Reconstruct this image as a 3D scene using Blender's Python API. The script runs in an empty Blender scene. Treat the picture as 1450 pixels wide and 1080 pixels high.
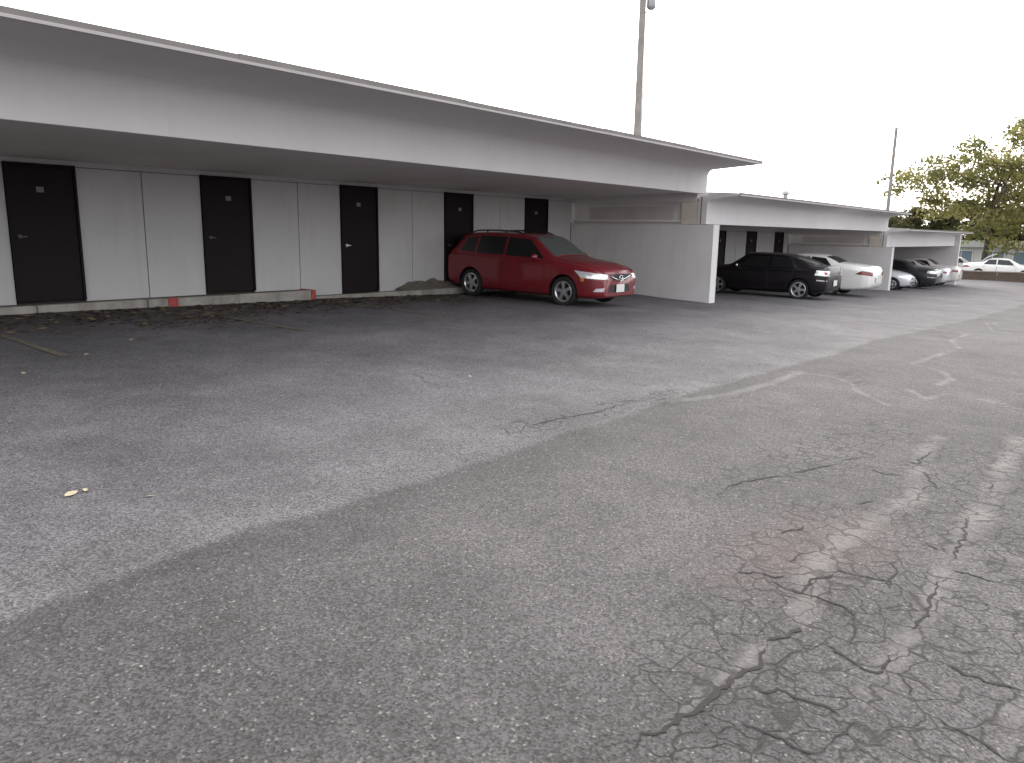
import bpy, bmesh, math, random
import numpy as np
from mathutils import Vector, Matrix
from mathutils.bvhtree import BVHTree

random.seed(7)
rng = np.random.default_rng(11)
C = bpy.context.scene.collection
S = bpy.context.scene
RAD = math.radians

# ------------------------------------------------------------------ camera
CAM = Vector((-4.2499, -12.3675, 1.6201))
cd = bpy.data.cameras.new('camera')
cam = bpy.data.objects.new('camera', cd)
C.objects.link(cam)
R_ = Vector((0.6431, -0.7656, 0.0161)); U_ = Vector((0.1373, 0.1359, 0.9812)); F_ = Vector((0.7533, 0.6288, -0.1926))
M_ = Matrix((R_, U_, -F_)).transposed().to_4x4()
M_.translation = CAM
cam.matrix_world = M_
cd.sensor_width = 36.0
cd.lens = 26.783
cd.clip_start = 0.05
cd.clip_end = 3000
S.camera = cam

# ------------------------------------------------------------------ world, sun, exposure
SUN_EL, SUN_AZ = 31.0, 62.0          # azimuth clockwise from +Y
w = bpy.data.worlds.new('World'); S.world = w; w.use_nodes = True
nt = w.node_tree
sky = nt.nodes.new('ShaderNodeTexSky'); sky.sky_type = 'NISHITA'
sky.sun_disc = False
sky.sun_elevation = RAD(SUN_EL); sky.sun_rotation = RAD(SUN_AZ)
sky.air_density = 1.0; sky.dust_density = 4.0; sky.ozone_density = 0.6; sky.altitude = 0
bg = nt.nodes['Background']; bg.inputs['Strength'].default_value = 0.15
hs = nt.nodes.new('ShaderNodeHueSaturation'); hs.inputs['Saturation'].default_value = 0.35      # overcast: nearly white
nt.links.new(sky.outputs[0], hs.inputs['Color'])
cl_ = nt.nodes.new('ShaderNodeMix'); cl_.data_type = 'RGBA'; cl_.inputs['Factor'].default_value = 0.6           # even cloud layer
nt.links.new(hs.outputs[0], cl_.inputs['A']); cl_.inputs['B'].default_value = (5.05, 5.0, 5.1, 1); nt.links.new(cl_.outputs['Result'], bg.inputs['Color'])
sd = bpy.data.lights.new('sun', 'SUN'); sd.energy = 0.5; sd.angle = RAD(45); sd.color = (1.0, 0.95, 0.89)
sun = bpy.data.objects.new('sun', sd); C.objects.link(sun)
az, el = RAD(SUN_AZ), RAD(SUN_EL)
to_sun = Vector((math.sin(az) * math.cos(el), math.cos(az) * math.cos(el), math.sin(el)))
sun.rotation_euler = to_sun.to_track_quat('Z', 'Y').to_euler()
sun.location = (20, 30, 30)
S.view_settings.view_transform = 'Standard'; S.view_settings.look = 'None'
S.view_settings.gamma = 1.0; S.view_settings.use_curve_mapping = False
S.view_settings.exposure = 1.58

# ------------------------------------------------------------------ helpers
def tag(o, label=None, cat=None, group=None, kind=None):
    if label: o['label'] = label
    if cat: o['category'] = cat
    if group: o['group'] = group
    if kind: o['kind'] = kind
    return o

def empty(name, loc=(0, 0, 0), parent=None):
    o = bpy.data.objects.new(name, None); C.objects.link(o); o.location = loc
    o.empty_display_size = 0.2
    if parent: o.parent = parent
    return o

def copy_tree(o, parent=None):
    c = o.copy(); C.objects.link(c)
    if parent is not None: c.parent = parent
    for ch in list(o.children): copy_tree(ch, c)
    return c

class MB:
    """collects shapes and links them as one mesh object"""
    def __init__(s): s.v = []; s.f = []; s.m = []
    def add(s, vs, fs, mat=0):
        k = len(s.v); s.v += [tuple(p) for p in vs]
        s.f += [[i + k for i in f] for f in fs]; s.m += [mat] * len(fs)
    def box(s, x0, x1, y0, y1, z0, z1, mat=0, b=0.0):
        if b <= 0:
            vs = [(x0,y0,z0),(x1,y0,z0),(x1,y1,z0),(x0,y1,z0),(x0,y0,z1),(x1,y0,z1),(x1,y1,z1),(x0,y1,z1)]
            s.add(vs, [(3,2,1,0),(4,5,6,7),(0,1,5,4),(1,2,6,5),(2,3,7,6),(3,0,4,7)], mat)
        else:
            bm = bmesh.new(); bmesh.ops.create_cube(bm, size=1.0)
            for v in bm.verts: v.co = Vector(((x0+x1)/2 + v.co.x*(x1-x0), (y0+y1)/2 + v.co.y*(y1-y0), (z0+z1)/2 + v.co.z*(z1-z0)))
            bmesh.ops.bevel(bm, geom=bm.edges[:], offset=b, segments=2, affect='EDGES', profile=0.5)
            s.bm(bm, mat)
    def bm(s, bm, mat=0):
        bm.verts.index_update()
        s.add([v.co[:] for v in bm.verts], [[v.index for v in f.verts] for f in bm.faces], mat); bm.free()
    def prism(s, poly, axis, a, b, mat=0):
        # poly: list of 2-D points; axis 0: (y,z) along x; 1: (x,z) along y; 2: (x,y) along z
        def P(p, t): return [(t, p[0], p[1]), (p[0], t, p[1]), (p[0], p[1], t)][axis]
        n = len(poly)
        vs = [P(p, a) for p in poly] + [P(p, b) for p in poly]
        fs = [list(range(n))[::-1], list(range(n, 2*n))] + [(i, (i+1) % n, n + (i+1) % n, n + i) for i in range(n)]
        s.add(vs, fs, mat)
    def tube(s, pts, r, n=10, mat=0, cap=True):
        pts = [Vector(p) for p in pts]; rs = r if isinstance(r, (list, tuple)) else [r] * len(pts)
        vs = []; fs = []; prev = None
        for i, p in enumerate(pts):
            t = (pts[min(i+1, len(pts)-1)] - pts[max(i-1, 0)]).normalized()
            if prev is None:
                a = Vector((1, 0, 0)) if abs(t.x) < 0.8 else Vector((0, 1, 0))
                u = t.cross(a).normalized()
            else:
                u = (prev - t * prev.dot(t)).normalized()
            prev = u; w_ = t.cross(u)
            for k in range(n):
                an = 2 * math.pi * k / n
                vs.append(p + (u * math.cos(an) + w_ * math.sin(an)) * rs[i])
        for i in range(len(pts) - 1):
            for k in range(n):
                fs.append((i*n + k, i*n + (k+1) % n, (i+1)*n + (k+1) % n, (i+1)*n + k))
        if cap:
            fs.append(list(range(n))[::-1]); fs.append([(len(pts)-1)*n + k for k in range(n)])
        s.add(vs, fs, mat)
    def lathe(s, prof, n=32, axis='y', c=(0, 0, 0), mat=0, close=False):
        # prof: (r, h) ; revolved about an axis through c
        vs = []; fs = []
        for r, h in prof:
            for k in range(n):
                a = 2 * math.pi * k / n; q = (r * math.cos(a), r * math.sin(a))
                p = {'y': (q[0], h, q[1]), 'z': (q[0], q[1], h), 'x': (h, q[0], q[1])}[axis]
                vs.append((p[0] + c[0], p[1] + c[1], p[2] + c[2]))
        m = len(prof)
        for i in range(m if close else m - 1):
            j = (i + 1) % m
            for k in range(n): fs.append((i*n + k, i*n + (k+1) % n, j*n + (k+1) % n, j*n + k))
        if not close:
            if prof[0][0] > 1e-4: fs.append(list(range(n)))
            if prof[-1][0] > 1e-4: fs.append([(m-1)*n + k for k in range(n)][::-1])
        s.add(vs, fs, mat)
    def build(s, name, mats, parent=None, smooth=None):
        me = bpy.data.meshes.new(name); me.from_pydata(s.v, [], s.f); me.update()
        if not isinstance(mats, (list, tuple)): mats = [mats]
        for m in mats: me.materials.append(m)
        me.polygons.foreach_set('material_index', s.m)
        bm = bmesh.new(); bm.from_mesh(me); bmesh.ops.recalc_face_normals(bm, faces=bm.faces[:]); bm.to_mesh(me); bm.free()
        if smooth is not None:
            me.shade_smooth()
            me.set_sharp_from_angle(angle=RAD(smooth))
        o = bpy.data.objects.new(name, me); C.objects.link(o)
        if parent: o.parent = parent
        return o

# ------------------------------------------------------------------ materials
def mat(name, col, rough=0.6, metal=0.0, spec=0.5, coat=0.0, var=0.0, vscale=3.0, bump=0.0, bscale=60.0, dirt=None, trans=0.0, flake=0.0):
    m = bpy.data.materials.new(name); m.use_nodes = True; t = m.node_tree; N = t.nodes; L = t.links
    p = N['Principled BSDF']
    p.inputs['Base Color'].default_value = (*col, 1); p.inputs['Roughness'].default_value = rough
    p.inputs['Metallic'].default_value = metal; p.inputs['Specular IOR Level'].default_value = spec
    p.inputs['Coat Weight'].default_value = coat; p.inputs['Coat Roughness'].default_value = 0.06
    tc = N.new('ShaderNodeTexCoord'); src = tc.outputs['Object']
    if var > 0 or dirt:
        n1 = N.new('ShaderNodeTexNoise'); n1.inputs['Scale'].default_value = vscale; n1.inputs['Detail'].default_value = 6; n1.inputs['Roughness'].default_value = 0.62
        L.new(src, n1.inputs['Vector'])
        r1 = N.new('ShaderNodeMapRange'); r1.inputs['From Min'].default_value = 0.3; r1.inputs['From Max'].default_value = 0.7
        r1.inputs['To Min'].default_value = 1 - var; r1.inputs['To Max'].default_value = 1 + var * 0.6
        L.new(n1.outputs['Fac'], r1.inputs['Value'])
        mx = N.new('ShaderNodeMix'); mx.data_type = 'RGBA'; mx.blend_type = 'MULTIPLY'; mx.inputs['Factor'].default_value = 1
        mx.inputs['A'].default_value = (*col, 1); L.new(r1.outputs['Result'], mx.inputs['B'])
        out = mx.outputs['Result']
        if dirt:
            # vertical streaks and blotches of grime
            mp = N.new('ShaderNodeMapping'); mp.inputs['Scale'].default_value = (5, 5, 0.5); L.new(src, mp.inputs['Vector'])
            n2 = N.new('ShaderNodeTexNoise'); n2.inputs['Scale'].default_value = 1.3; n2.inputs['Detail'].default_value = 5; L.new(mp.outputs[0], n2.inputs['Vector'])
            r2 = N.new('ShaderNodeMapRange'); r2.inputs['From Min'].default_value = 0.52; r2.inputs['From Max'].default_value = 0.78; r2.inputs['To Max'].default_value = dirt[1]
            L.new(n2.outputs['Fac'], r2.inputs['Value'])
            m2 = N.new('ShaderNodeMix'); m2.data_type = 'RGBA'; L.new(r2.outputs['Result'], m2.inputs['Factor'])
            L.new(out, m2.inputs['A']); m2.inputs['B'].default_value = (*dirt[0], 1); out = m2.outputs['Result']
        L.new(out, p.inputs['Base Color'])
    if bump > 0:
        nb = N.new('ShaderNodeTexNoise'); nb.inputs['Scale'].default_value = bscale; nb.inputs['Detail'].default_value = 3; L.new(src, nb.inputs['Vector'])
        b = N.new('ShaderNodeBump'); b.inputs['Strength'].default_value = bump; b.inputs['Distance'].default_value = 0.01
        L.new(nb.outputs['Fac'], b.inputs['Height']); L.new(b.outputs[0], p.inputs['Normal'])
    return m

M = {}
M['white_wall'] = mat('white_painted_stucco', (0.70, 0.68, 0.67), 0.8, var=0.07, vscale=1.2, bump=0.25, bscale=90, dirt=((0.42, 0.38, 0.33), 0.22))
M['panel'] = mat('painted_panel', (0.54, 0.53, 0.525), 0.75, var=0.06, vscale=1.0, bump=0.15, bscale=50, dirt=((0.36, 0.33, 0.28), 0.22))
M['beam'] = mat('white_painted_beam', (0.72, 0.70, 0.695), 0.75, var=0.05, vscale=0.8, bump=0.15, bscale=60, dirt=((0.5, 0.46, 0.4), 0.12))
M['ceiling'] = mat('painted_ceiling', (0.74, 0.70, 0.68), 0.85, var=0.08, vscale=0.9, bump=0.1)
M['plywood'] = mat('grey_plywood', (0.52, 0.48, 0.47), 0.8, var=0.1, vscale=2)
M['shaded_panel'] = mat('panel_darkened_for_shade', (0.20, 0.165, 0.15), 0.8, var=0.15, vscale=1.5)  # wall panel colour darkened to stand in for shade in the farthest carport
M['cream'] = mat('cream_paint', (0.66, 0.60, 0.52), 0.75, var=0.06, vscale=2)
M['groove'] = mat('dark_gap', (0.03, 0.028, 0.026), 0.9)
M['door'] = mat('dark_brown_door_paint', (0.012, 0.007, 0.008), 0.65, spec=0.22, var=0.15, vscale=4, bump=0.05)
M['door_frame'] = mat('dark_door_frame', (0.012, 0.008, 0.008), 0.7, spec=0.22)
M['metal'] = mat('brushed_metal', (0.55, 0.53, 0.5), 0.35, metal=0.9)
M['plate'] = mat('pale_number_plate', (0.17, 0.17, 0.17), 0.5)
M['dull_metal'] = mat('dull_dark_metal', (0.10, 0.09, 0.085), 0.5, metal=0.6)
M['plate_ink'] = mat('dark_lettering', (0.04, 0.04, 0.045), 0.5)
M['fascia'] = mat('weathered_roof_edge', (0.20, 0.185, 0.175), 0.7, var=0.25, vscale=2.5)
M['fascia_lip'] = mat('metal_drip_edge', (0.42, 0.39, 0.38), 0.5, var=0.1)
M['roofing'] = mat('grey_gravel_roofing', (0.16, 0.155, 0.15), 0.9, var=0.2, bump=0.5, bscale=120)
M['pipe'] = mat('brown_pipe_paint', (0.22, 0.18, 0.16), 0.6)
M['kerb'] = mat('worn_concrete_kerb', (0.34, 0.32, 0.29), 0.9, var=0.3, vscale=3.5, bump=0.4, bscale=40, dirt=((0.12, 0.11, 0.08), 0.6))
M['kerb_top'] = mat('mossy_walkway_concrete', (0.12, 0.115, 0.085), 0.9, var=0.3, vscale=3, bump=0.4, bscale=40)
M['red_paint'] = mat('faded_red_paint', (0.38, 0.06, 0.05), 0.7, var=0.25, vscale=8)
M['stall_line'] = mat('faded_yellow_paint', (0.15, 0.13, 0.095), 0.9, var=0.45, vscale=14)
M['rubber'] = mat('tyre_rubber', (0.016, 0.016, 0.017), 0.8)
M['alloy'] = mat('alloy_rim', (0.62, 0.62, 0.63), 0.3, metal=0.85)
M['black_plastic'] = mat('black_trim', (0.018, 0.018, 0.019), 0.5)
M['glass'] = mat('dark_car_glass', (0.012, 0.013, 0.014), 0.08, spec=0.6)
M['screen_glass'] = mat('windscreen_glass', (0.085, 0.10, 0.092), 0.06, spec=0.8)  # opaque; base colour raised to imitate light showing through the glass
M['chrome'] = mat('chrome', (0.8, 0.8, 0.8), 0.15, metal=1.0)
M['lamp_clear'] = mat('clear_lamp_lens', (0.85, 0.85, 0.86), 0.12, metal=0.35, coat=1.0)
M['lamp_red'] = mat('red_lamp_lens', (0.42, 0.02, 0.03), 0.15, coat=1.0)
M['lamp_dark_red'] = mat('dark_red_lamp_lens', (0.20, 0.014, 0.022), 0.2, coat=.6)
M['lamp_amber'] = mat('amber_lamp_lens', (0.6, 0.22, 0.06), 0.2, coat=1.0)
M['paint_red'] = mat('red_car_paint', (0.18, 0.009, 0.016), 0.38, coat=0.7, var=0.03)
M['paint_black'] = mat('black_car_paint', (0.006, 0.004, 0.006), 0.33, spec=.35, coat=0.35)
M['paint_white'] = mat('white_car_paint', (0.78, 0.77, 0.74), 0.35, coat=0.7, var=0.02)
M['paint_silver'] = mat('silver_car_paint', (0.62, 0.63, 0.65), 0.36, metal=0.35, coat=0.8)
M['paint_dark'] = mat('dark_blue_grey_car_paint', (0.018, 0.02, 0.026), 0.28, coat=0.9)
M['paint_pale'] = mat('pale_beige_car_paint', (0.60, 0.56, 0.54), 0.4, coat=0.7)
M['wood_pole'] = mat('glare_paled_pole_wood', (0.30, 0.27, 0.25), 0.9, var=0.25, vscale=2, bump=0.4, bscale=30)  # wood colour lifted paler to imitate the sky glare over it
M['galv'] = mat('galvanised_metal', (0.38, 0.38, 0.38), 0.5, metal=0.5)
M['bark'] = mat('tree_bark', (0.085, 0.065, 0.05), 0.95, var=0.3, vscale=5, bump=0.6, bscale=20)
M['brown_wall'] = mat('brown_block_wall', (0.10, 0.075, 0.055), 0.9, var=0.25, vscale=2.5, bump=0.4, bscale=30)
M['far_wall'] = mat('pale_far_wall', (0.62, 0.62, 0.58), 0.8, var=0.06)
M['far_roof'] = mat('pale_green_roof', (0.45, 0.48, 0.42), 0.7, var=0.1)
M['far_glass'] = mat('bluish_window_glass', (0.16, 0.22, 0.27), 0.15)

# ------------------------------------------------------------------ ground
def hX(X): return np.interp(X, [-30, -10, 0, 4.3, 8.2, 12.9, 17.8, 29, 42, 55, 70, 120], [.36, .32, .27, .235, .185, .01, -.13, -.44, -.75, -1.0, -1.15, -1.3])
def gz(X, Y):
    X = np.asarray(X, float); Y = np.asarray(Y, float)
    s = np.interp(X, [-30, 0, 4.3, 8.2, 12.6, 13.6, 17, 29], [.034, .034, .025, .012, .06, .02, .005, 0])
    return hX(X) + np.where(Y > -4.18, s * (np.minimum(Y, 0.5) + 4.18), .026 * (np.maximum(Y, -14) + 4.18))
def G(x, y): return float(gz(x, y))

_h = rng.random((256, 256))
def vnoise(x, y):
    xi = np.floor(x).astype(int); yi = np.floor(y).astype(int); fx = x - xi; fy = y - yi
    fx = fx*fx*(3-2*fx); fy = fy*fy*(3-2*fy); a = lambda i, j: _h[(xi+i) & 255, (yi+j) & 255]
    return (a(0,0)*(1-fx)+a(1,0)*fx)*(1-fy) + (a(0,1)*(1-fx)+a(1,1)*fx)*fy
def fbm(x, y, o=4):
    r = 0; am = 0.5; t = 0
    for k in range(o): r = r + am * vnoise(x + 17.3*k, y + 9.1*k); t += am; am *= 0.55; x = x*2.03; y = y*2.03
    return r / t

CRACKS = [(0.022, [(-2.494, -11.345), (-2.401, -11.35), (-2.334, -11.362), (-2.248, -11.371), (-2.165, -11.384), (-2.088, -11.387), (-1.978, -11.409), (-1.903, -11.428), (-1.812, -11.42), (-1.73, -11.44), (-1.645, -11.433), (-1.559, -11.421)]), (0.02, [(-1.559, -11.421), (-1.518, -11.433), (-1.464, -11.459), (-1.356, -11.477)]), (0.016, [(-1.058, -11.307), (-1.058, -11.384), (-0.94, -11.369), (-0.765, -11.402)]), (0.014, [(-1.416, -11.555), (-1.411, -11.619), (-1.446, -11.683), (-1.462, -11.749), (-1.459, -11.779), (-1.362, -11.799), (-1.253, -11.828)]), (0.018, [(-1.23, -11.823), (-1.239, -11.886), (-1.229, -11.953), (-1.237, -12.012), (-1.234, -12.095), (-1.227, -12.166), (-1.222, -12.209)]), (0.01, [(-2.165, -11.406), (-2.166, -11.442), (-2.174, -11.481)]), (0.01, [(-2.382, -11.4), (-2.386, -11.452), (-2.385, -11.48)]), (0.014, [(-2.089, -11.541), (-2.09, -11.561), (-2.079, -11.614), (-2.082, -11.672), (-2.085, -11.727), (-2.075, -11.777), (-1.982, -11.799), (-1.86, -11.806), (-1.792, -11.814)]), (0.012, [(-1.883, -11.473), (-1.874, -11.531), (-1.812, -11.548), (-1.815, -11.63), (-1.809, -11.706), (-1.825, -11.768)]), (0.012, [(-1.044, -11.222), (-1.058, -11.307), (-1.058, -11.384), (-1.049, -11.431), (-1.062, -11.509), (-1.057, -11.567), (-1.105, -11.605)]), (0.012, [(-0.787, -11.206), (-0.641, -11.238), (-0.495, -11.288)]), (0.01, [(-0.706, -11.397), (-0.688, -11.522), (-0.658, -11.615), (-0.733, -11.658)]), (0.012, [(-1.059, -11.062), (-0.991, -11.118), (-0.996, -11.23), (-0.933, -11.274)]), (0.01, [(-1.304, -11.224), (-1.228, -11.321), (-1.2, -11.385)]), (0.012, [(-0.481, -11.491), (-0.433, -11.584), (-0.528, -11.62), (-0.702, -11.651)]), (0.012, [(-0.608, -11.901), (-0.59, -11.976), (-0.611, -12.044), (-0.59, -12.136)]), (0.012, [(-0.317, -11.813), (-0.3, -11.895), (-0.309, -11.99), (-0.298, -12.103)]), (0.01, [(-1.609, -12.009), (-1.627, -12.097), (-1.658, -12.167), (-1.677, -12.224)]), (0.014, [(-1.207, -11.817), (-1.022, -11.807), (-0.838, -11.811), (-0.615, -11.798), (-0.409, -11.805), (0.304, -11.768), (0.894, -11.729)]), (0.008, [(-2.277, -11.521), (-2.195, -11.511), (-2.135, -11.523), (-2.089, -11.541)]), (0.008, [(-1.796, -11.552), (-1.715, -11.51), (-1.608, -11.513), (-1.416, -11.555)]), (0.008, [(-1.149, -11.56), (-1.048, -11.577), (-1.229, -11.641), (-1.368, -11.649)]), (0.008, [(-1.441, -11.258), (-1.48, -11.348), (-1.518, -11.433)]), (0.008, [(-0.064, -11.619), (-0.069, -11.714), (-0.033, -11.799)]), (0.008, [(-1.209, -11.497), (-1.08, -11.491), (-0.833, -11.437)]), (0.008, [(-1.398, -11.843), (-1.489, -11.902), (-1.614, -11.913), (-1.738, -11.871)]), (0.02, [(-0.074, -10.527), (0.123, -10.564), (0.296, -10.601), (0.427, -10.66), (0.575, -10.7), (0.702, -10.75), (0.94, -10.83), (1.077, -10.884), (1.194, -10.881), (1.386, -10.958)]), (0.014, [(-0.482, -11.043), (-0.376, -11.081), (-0.284, -11.125)]), (0.014, [(0.189, -11.087), (0.169, -11.149), (0.309, -11.202), (0.453, -11.257)]), (0.012, [(1.128, -11.076), (1.048, -11.174), (1.14, -11.226)]), (0.014, [(1.329, -11.332), (1.1, -11.453), (0.988, -11.503)]), (0.02, [(4.203, -10.028), (4.526, -10.087)]), (0.02, [(4.584, -9.651), (4.702, -9.776), (5.063, -9.83)]), (0.012, [(1.54, -11.161), (1.491, -11.267), (1.748, -11.274), (2.025, -11.282)]), (0.012, [(0.935, -11.66), (1.154, -11.69), (1.093, -11.753), (1.534, -11.729)]), (0.012, [(0.032, -8.867), (0.229, -8.838), (0.422, -8.847), (0.64, -8.872), (0.887, -8.912), (1.038, -8.945), (1.311, -8.904), (1.578, -8.932), (1.93, -8.95), (2.212, -8.994)])]
PALE = [(0.06, 0.7, [(1.904, -9.126), (2.286, -9.252), (2.579, -9.362), (3.057, -9.403), (3.648, -9.423), (4.239, -9.388), (4.497, -9.406)]), (0.05, 0.8, [(4.508, -8.606), (4.439, -9.028), (4.452, -9.225), (4.416, -9.435), (4.485, -9.629), (4.465, -9.822), (4.276, -10.007), (3.9, -10.166), (3.557, -10.445), (3.419, -10.59)]), (0.06, 1, [(11.732, -8.415), (11.99, -8.922), (12.115, -9.445), (11.909, -9.846), (12.465, -10.274), (12.825, -10.618)]), (0.07, 1, [(11.909, -9.846), (10.119, -9.89), (8.775, -10.265), (7.41, -10.177), (6.337, -10.143), (6.239, -10.359), (5.962, -10.6), (5.538, -10.73), (5.061, -10.699)]), (0.07, 1, [(4.435, -10.524), (4.118, -10.776), (4.6, -10.881), (4.552, -11.131), (4.512, -11.307), (4.559, -11.546)]), (0.07, 0.9, [(2.98, -11.694), (2.074, -11.728), (1.425, -11.758), (1.04, -11.761), (0.662, -11.78), (0.361, -11.781), (0.233, -11.78)]), (0.03, 0.8, [(1.093, -11.753), (1.189, -11.932)]), (0.06, 0.7, [(2.444, -11.216), (1.951, -11.215), (1.243, -11.321), (0.742, -11.418), (0.495, -11.408), (0.174, -11.358), (-0.153, -11.323)]), (0.06, 0.8, [(0.724, -11.43), (0.393, -11.38), (0.166, -11.376), (-0.113, -11.331), (-0.384, -11.324), (-0.595, -11.307), (-0.849, -11.338), (-1.125, -11.408), (-1.294, -11.443)]), (0.05, 0.7, [(0.962, -11.795), (0.568, -11.795), (0.198, -11.772), (-0.282, -11.781), (-0.762, -11.817), (-1.052, -11.824), (-1.199, -11.826), (-1.429, -11.811), (-1.627, -11.805)]), (0.025, 0.9, [(0.043, -11.825), (0.079, -11.91), (0.072, -11.999), (0.106, -12.056)]), (0.035, 0.7, [(-2.264, -11.375), (-2.058, -11.372), (-1.868, -11.401), (-1.7, -11.417), (-1.578, -11.4)]), (0.05, 0.6, [(-1.364, -12.225), (-1.544, -12.207), (-1.718, -12.214)]), (0.05, 0.8, [(18.814, -8.195), (17.328, -8.969), (16.967, -9.443), (14.924, -9.936)]), (0.05, 0.8, [(16.079, -9.502), (13.517, -10.005), (12.927, -10.607)])]


def axis(spans):
    out = []
    for a, b, d in spans: out += list(np.arange(a, b - 1e-6, d))
    return np.array(out)
gx = axis([(-420, -60, 60), (-60, -12, 6), (-12, -4.6, .3), (-4.6, 4.0, .035), (4.0, 9, .06), (9, 16, .1), (16, 30, .3), (30, 72, 1.5), (72, 120, 8), (120, 700, 60)])
gy = axis([(-500, -60, 55), (-60, -16, 4), (-16, -13.2, .2), (-13.2, -6.5, .035), (-6.5, -0.2, .07), (-0.2, 3, .5), (3, 60, 6), (60, 520, 50)])
XX, YY = np.meshgrid(gx, gy, indexing='ij')
ZZ = gz(XX, YY)
near = (XX > -12) & (XX < 40) & (YY > -16) & (YY < 0)
und = (fbm(XX*.45, YY*.45, 3) - .5) * .035 + (fbm(XX*2.2, YY*2.2, 3) - .5) * .008
ZZ = ZZ + np.where(near, und * np.clip((-YY - .8) / 2.0, 0, 1) * np.clip((40-XX)/8, 0, 1), 0)
def zsurf(x, y):
    u = (fbm(np.asarray(x)*.45, np.asarray(y)*.45, 3) - .5) * .035 + (fbm(np.asarray(x)*2.2, np.asarray(y)*2.2, 3) - .5) * .008
    n_ = (x > -12) & (x < 40) & (y > -16) & (y < 0)
    return gz(x, y) + np.where(n_, u * np.clip((-y - .8) / 2.0, 0, 1) * np.clip((40-x)/8, 0, 1), 0)
shape = XX.shape; px_, py_ = XX.ravel(), YY.ravel()
def seg_dist(px, py, pts):
    d = np.full(px.shape, 1e9)
    for (x0, y0), (x1, y1) in zip(pts[:-1], pts[1:]):
        dx, dy = x1-x0, y1-y0; l2 = dx*dx + dy*dy + 1e-12
        t = np.clip(((px-x0)*dx + (py-y0)*dy) / l2, 0, 1)
        d = np.minimum(d, np.hypot(px - x0 - t*dx, py - y0 - t*dy))
    return d
pale = np.zeros(px_.shape); gator = np.zeros(px_.shape)
wob = fbm(px_*9, py_*9, 3) - .5; brk = fbm(px_*3.1 + 40, py_*3.1, 3)
rad = np.hypot(px_ - CAM.x, py_ - CAM.y)
for wd, amp, pts in PALE:
    xs = [p[0] for p in pts]; ys = [p[1] for p in pts]
    m = (px_ > min(xs)-1) & (px_ < max(xs)+1) & (py_ > min(ys)-1) & (py_ < max(ys)+1)
    d = seg_dist(px_[m], py_[m], pts) + wob[m] * .07
    far_ = max(xs) > 4.5
    v = np.clip(1.3 - d / (wd*(.7 if far_ else 1.15)), 0, 1) * amp * (.7 if far_ else .9) * np.clip((brk[m] - .2) * 2.6, .2 if far_ else .5, 1)
    pale[m] = np.maximum(pale[m], v)
for wd, pts in CRACKS:
    xs = [p[0] for p in pts]; ys = [p[1] for p in pts]
    m = (px_ > min(xs)-1) & (px_ < max(xs)+1) & (py_ > min(ys)-1) & (py_ < max(ys)+1)
    d = seg_dist(px_[m], py_[m], pts)
    gator[m] = np.maximum(gator[m], np.clip(1.0 - d / .28, 0, 1))
for poly_c, ext in [([(-2.4, -11.6), (-.6, -11.75), (1.0, -11.9), (3.2, -12.2), (5.5, -12.0)], .62), ([(-1.0, -11.2), (.3, -11.2)], .35), ([(0.5, -10.6), (2.5, -10.9)], .4)]:
    gator = np.maximum(gator, np.clip(1.35 - seg_dist(px_, py_, poly_c) / ext, 0, 1))
old = np.clip(1.15 - np.clip(px_ - 4, 0, 9)/18, .6, 1) * np.clip((-9.15 - py_ + (fbm(px_*1.3, py_*1.3, 4) - .5) * .24) / .06 + .5, 0, 1)
lit = np.clip(1 - np.abs(py_ + 9.0 + (fbm(px_*1.1+7, py_*1.1, 3)-.5)*.3) / .3, 0, 1)       # worn lighter edge along the seam
edge = np.clip(1 - np.clip(-9.17 - py_, 0, 9) / .55, 0, 1) * old * np.clip(.35 + fbm(px_*.8+3, py_*.8, 3), 0, 1)      # dark sealed strip along the joint
deb = np.clip((py_ + 2.3 + (fbm(px_*1.2, py_*1.6, 4) - .5) * 2.6) / 1.0, 0, 1) * np.clip((13 - px_) / 3, 0, 1)   # damp leaf debris along the kerb
rust = np.clip(1 - seg_dist(px_, py_, [(-1.0, -11.15), (0.0, -11.3)]) / .5, 0, 1) * fbm(px_*4, py_*4, 3)
nX, nY = shape
idx = np.arange(nX*nY).reshape(shape)
quads = np.stack([idx[:-1, :-1], idx[1:, :-1], idx[1:, 1:], idx[:-1, 1:]], -1).reshape(-1, 4)
verts = np.stack([px_, py_, ZZ.ravel()], -1)
# crack strips: narrow wedges lying 3 mm above the asphalt
cv = []; cq = []
for wd, pts in CRACKS:
    P = [np.array(p) for p in pts]; fine = []
    for a, b in zip(P[:-1], P[1:]):
        n = max(2, int(np.linalg.norm(b-a) / .018))
        fine += [a + (b-a)*k/n for k in range(n)]
    fine.append(P[-1]); fine = np.array(fine)
    n = len(fine); tg = np.gradient(fine, axis=0); tg /= np.linalg.norm(tg, axis=1)[:, None] + 1e-9
    nm = np.stack([-tg[:, 1], tg[:, 0]], -1)
    j = (fbm(fine[:, 0]*8, fine[:, 1]*8 + wd*999, 3) - .5) * .06
    j += (fbm(fine[:, 0]*31 + 5, fine[:, 1]*31, 2) - .5) * .035
    j2 = rng.random(n)
    ctr = fine + nm * j[:, None]
    t = np.linspace(0, 1, n); ww = wd * .52 * (np.clip(np.minimum(t, 1-t) * 8, 0.12, 1)) * np.clip(2.6 * fbm(fine[:, 0]*4.3 + wd*777, fine[:, 1]*4.3, 2) - .72, .05, .85) * (.5 + j2)
    k0 = len(cv)
    for i in range(n):
        for s in (1, -1):
            q = ctr[i] + nm[i] * ww[i] * s
            cv.append((q[0], q[1], float(zsurf(q[0], q[1])) + .003))
    for i in range(n-1): cq.append((k0+2*i, k0+2*i+1, k0+2*i+3, k0+2*i+2))
nv = len(verts)
allv = np.vstack([verts, np.array(cv)])
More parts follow.
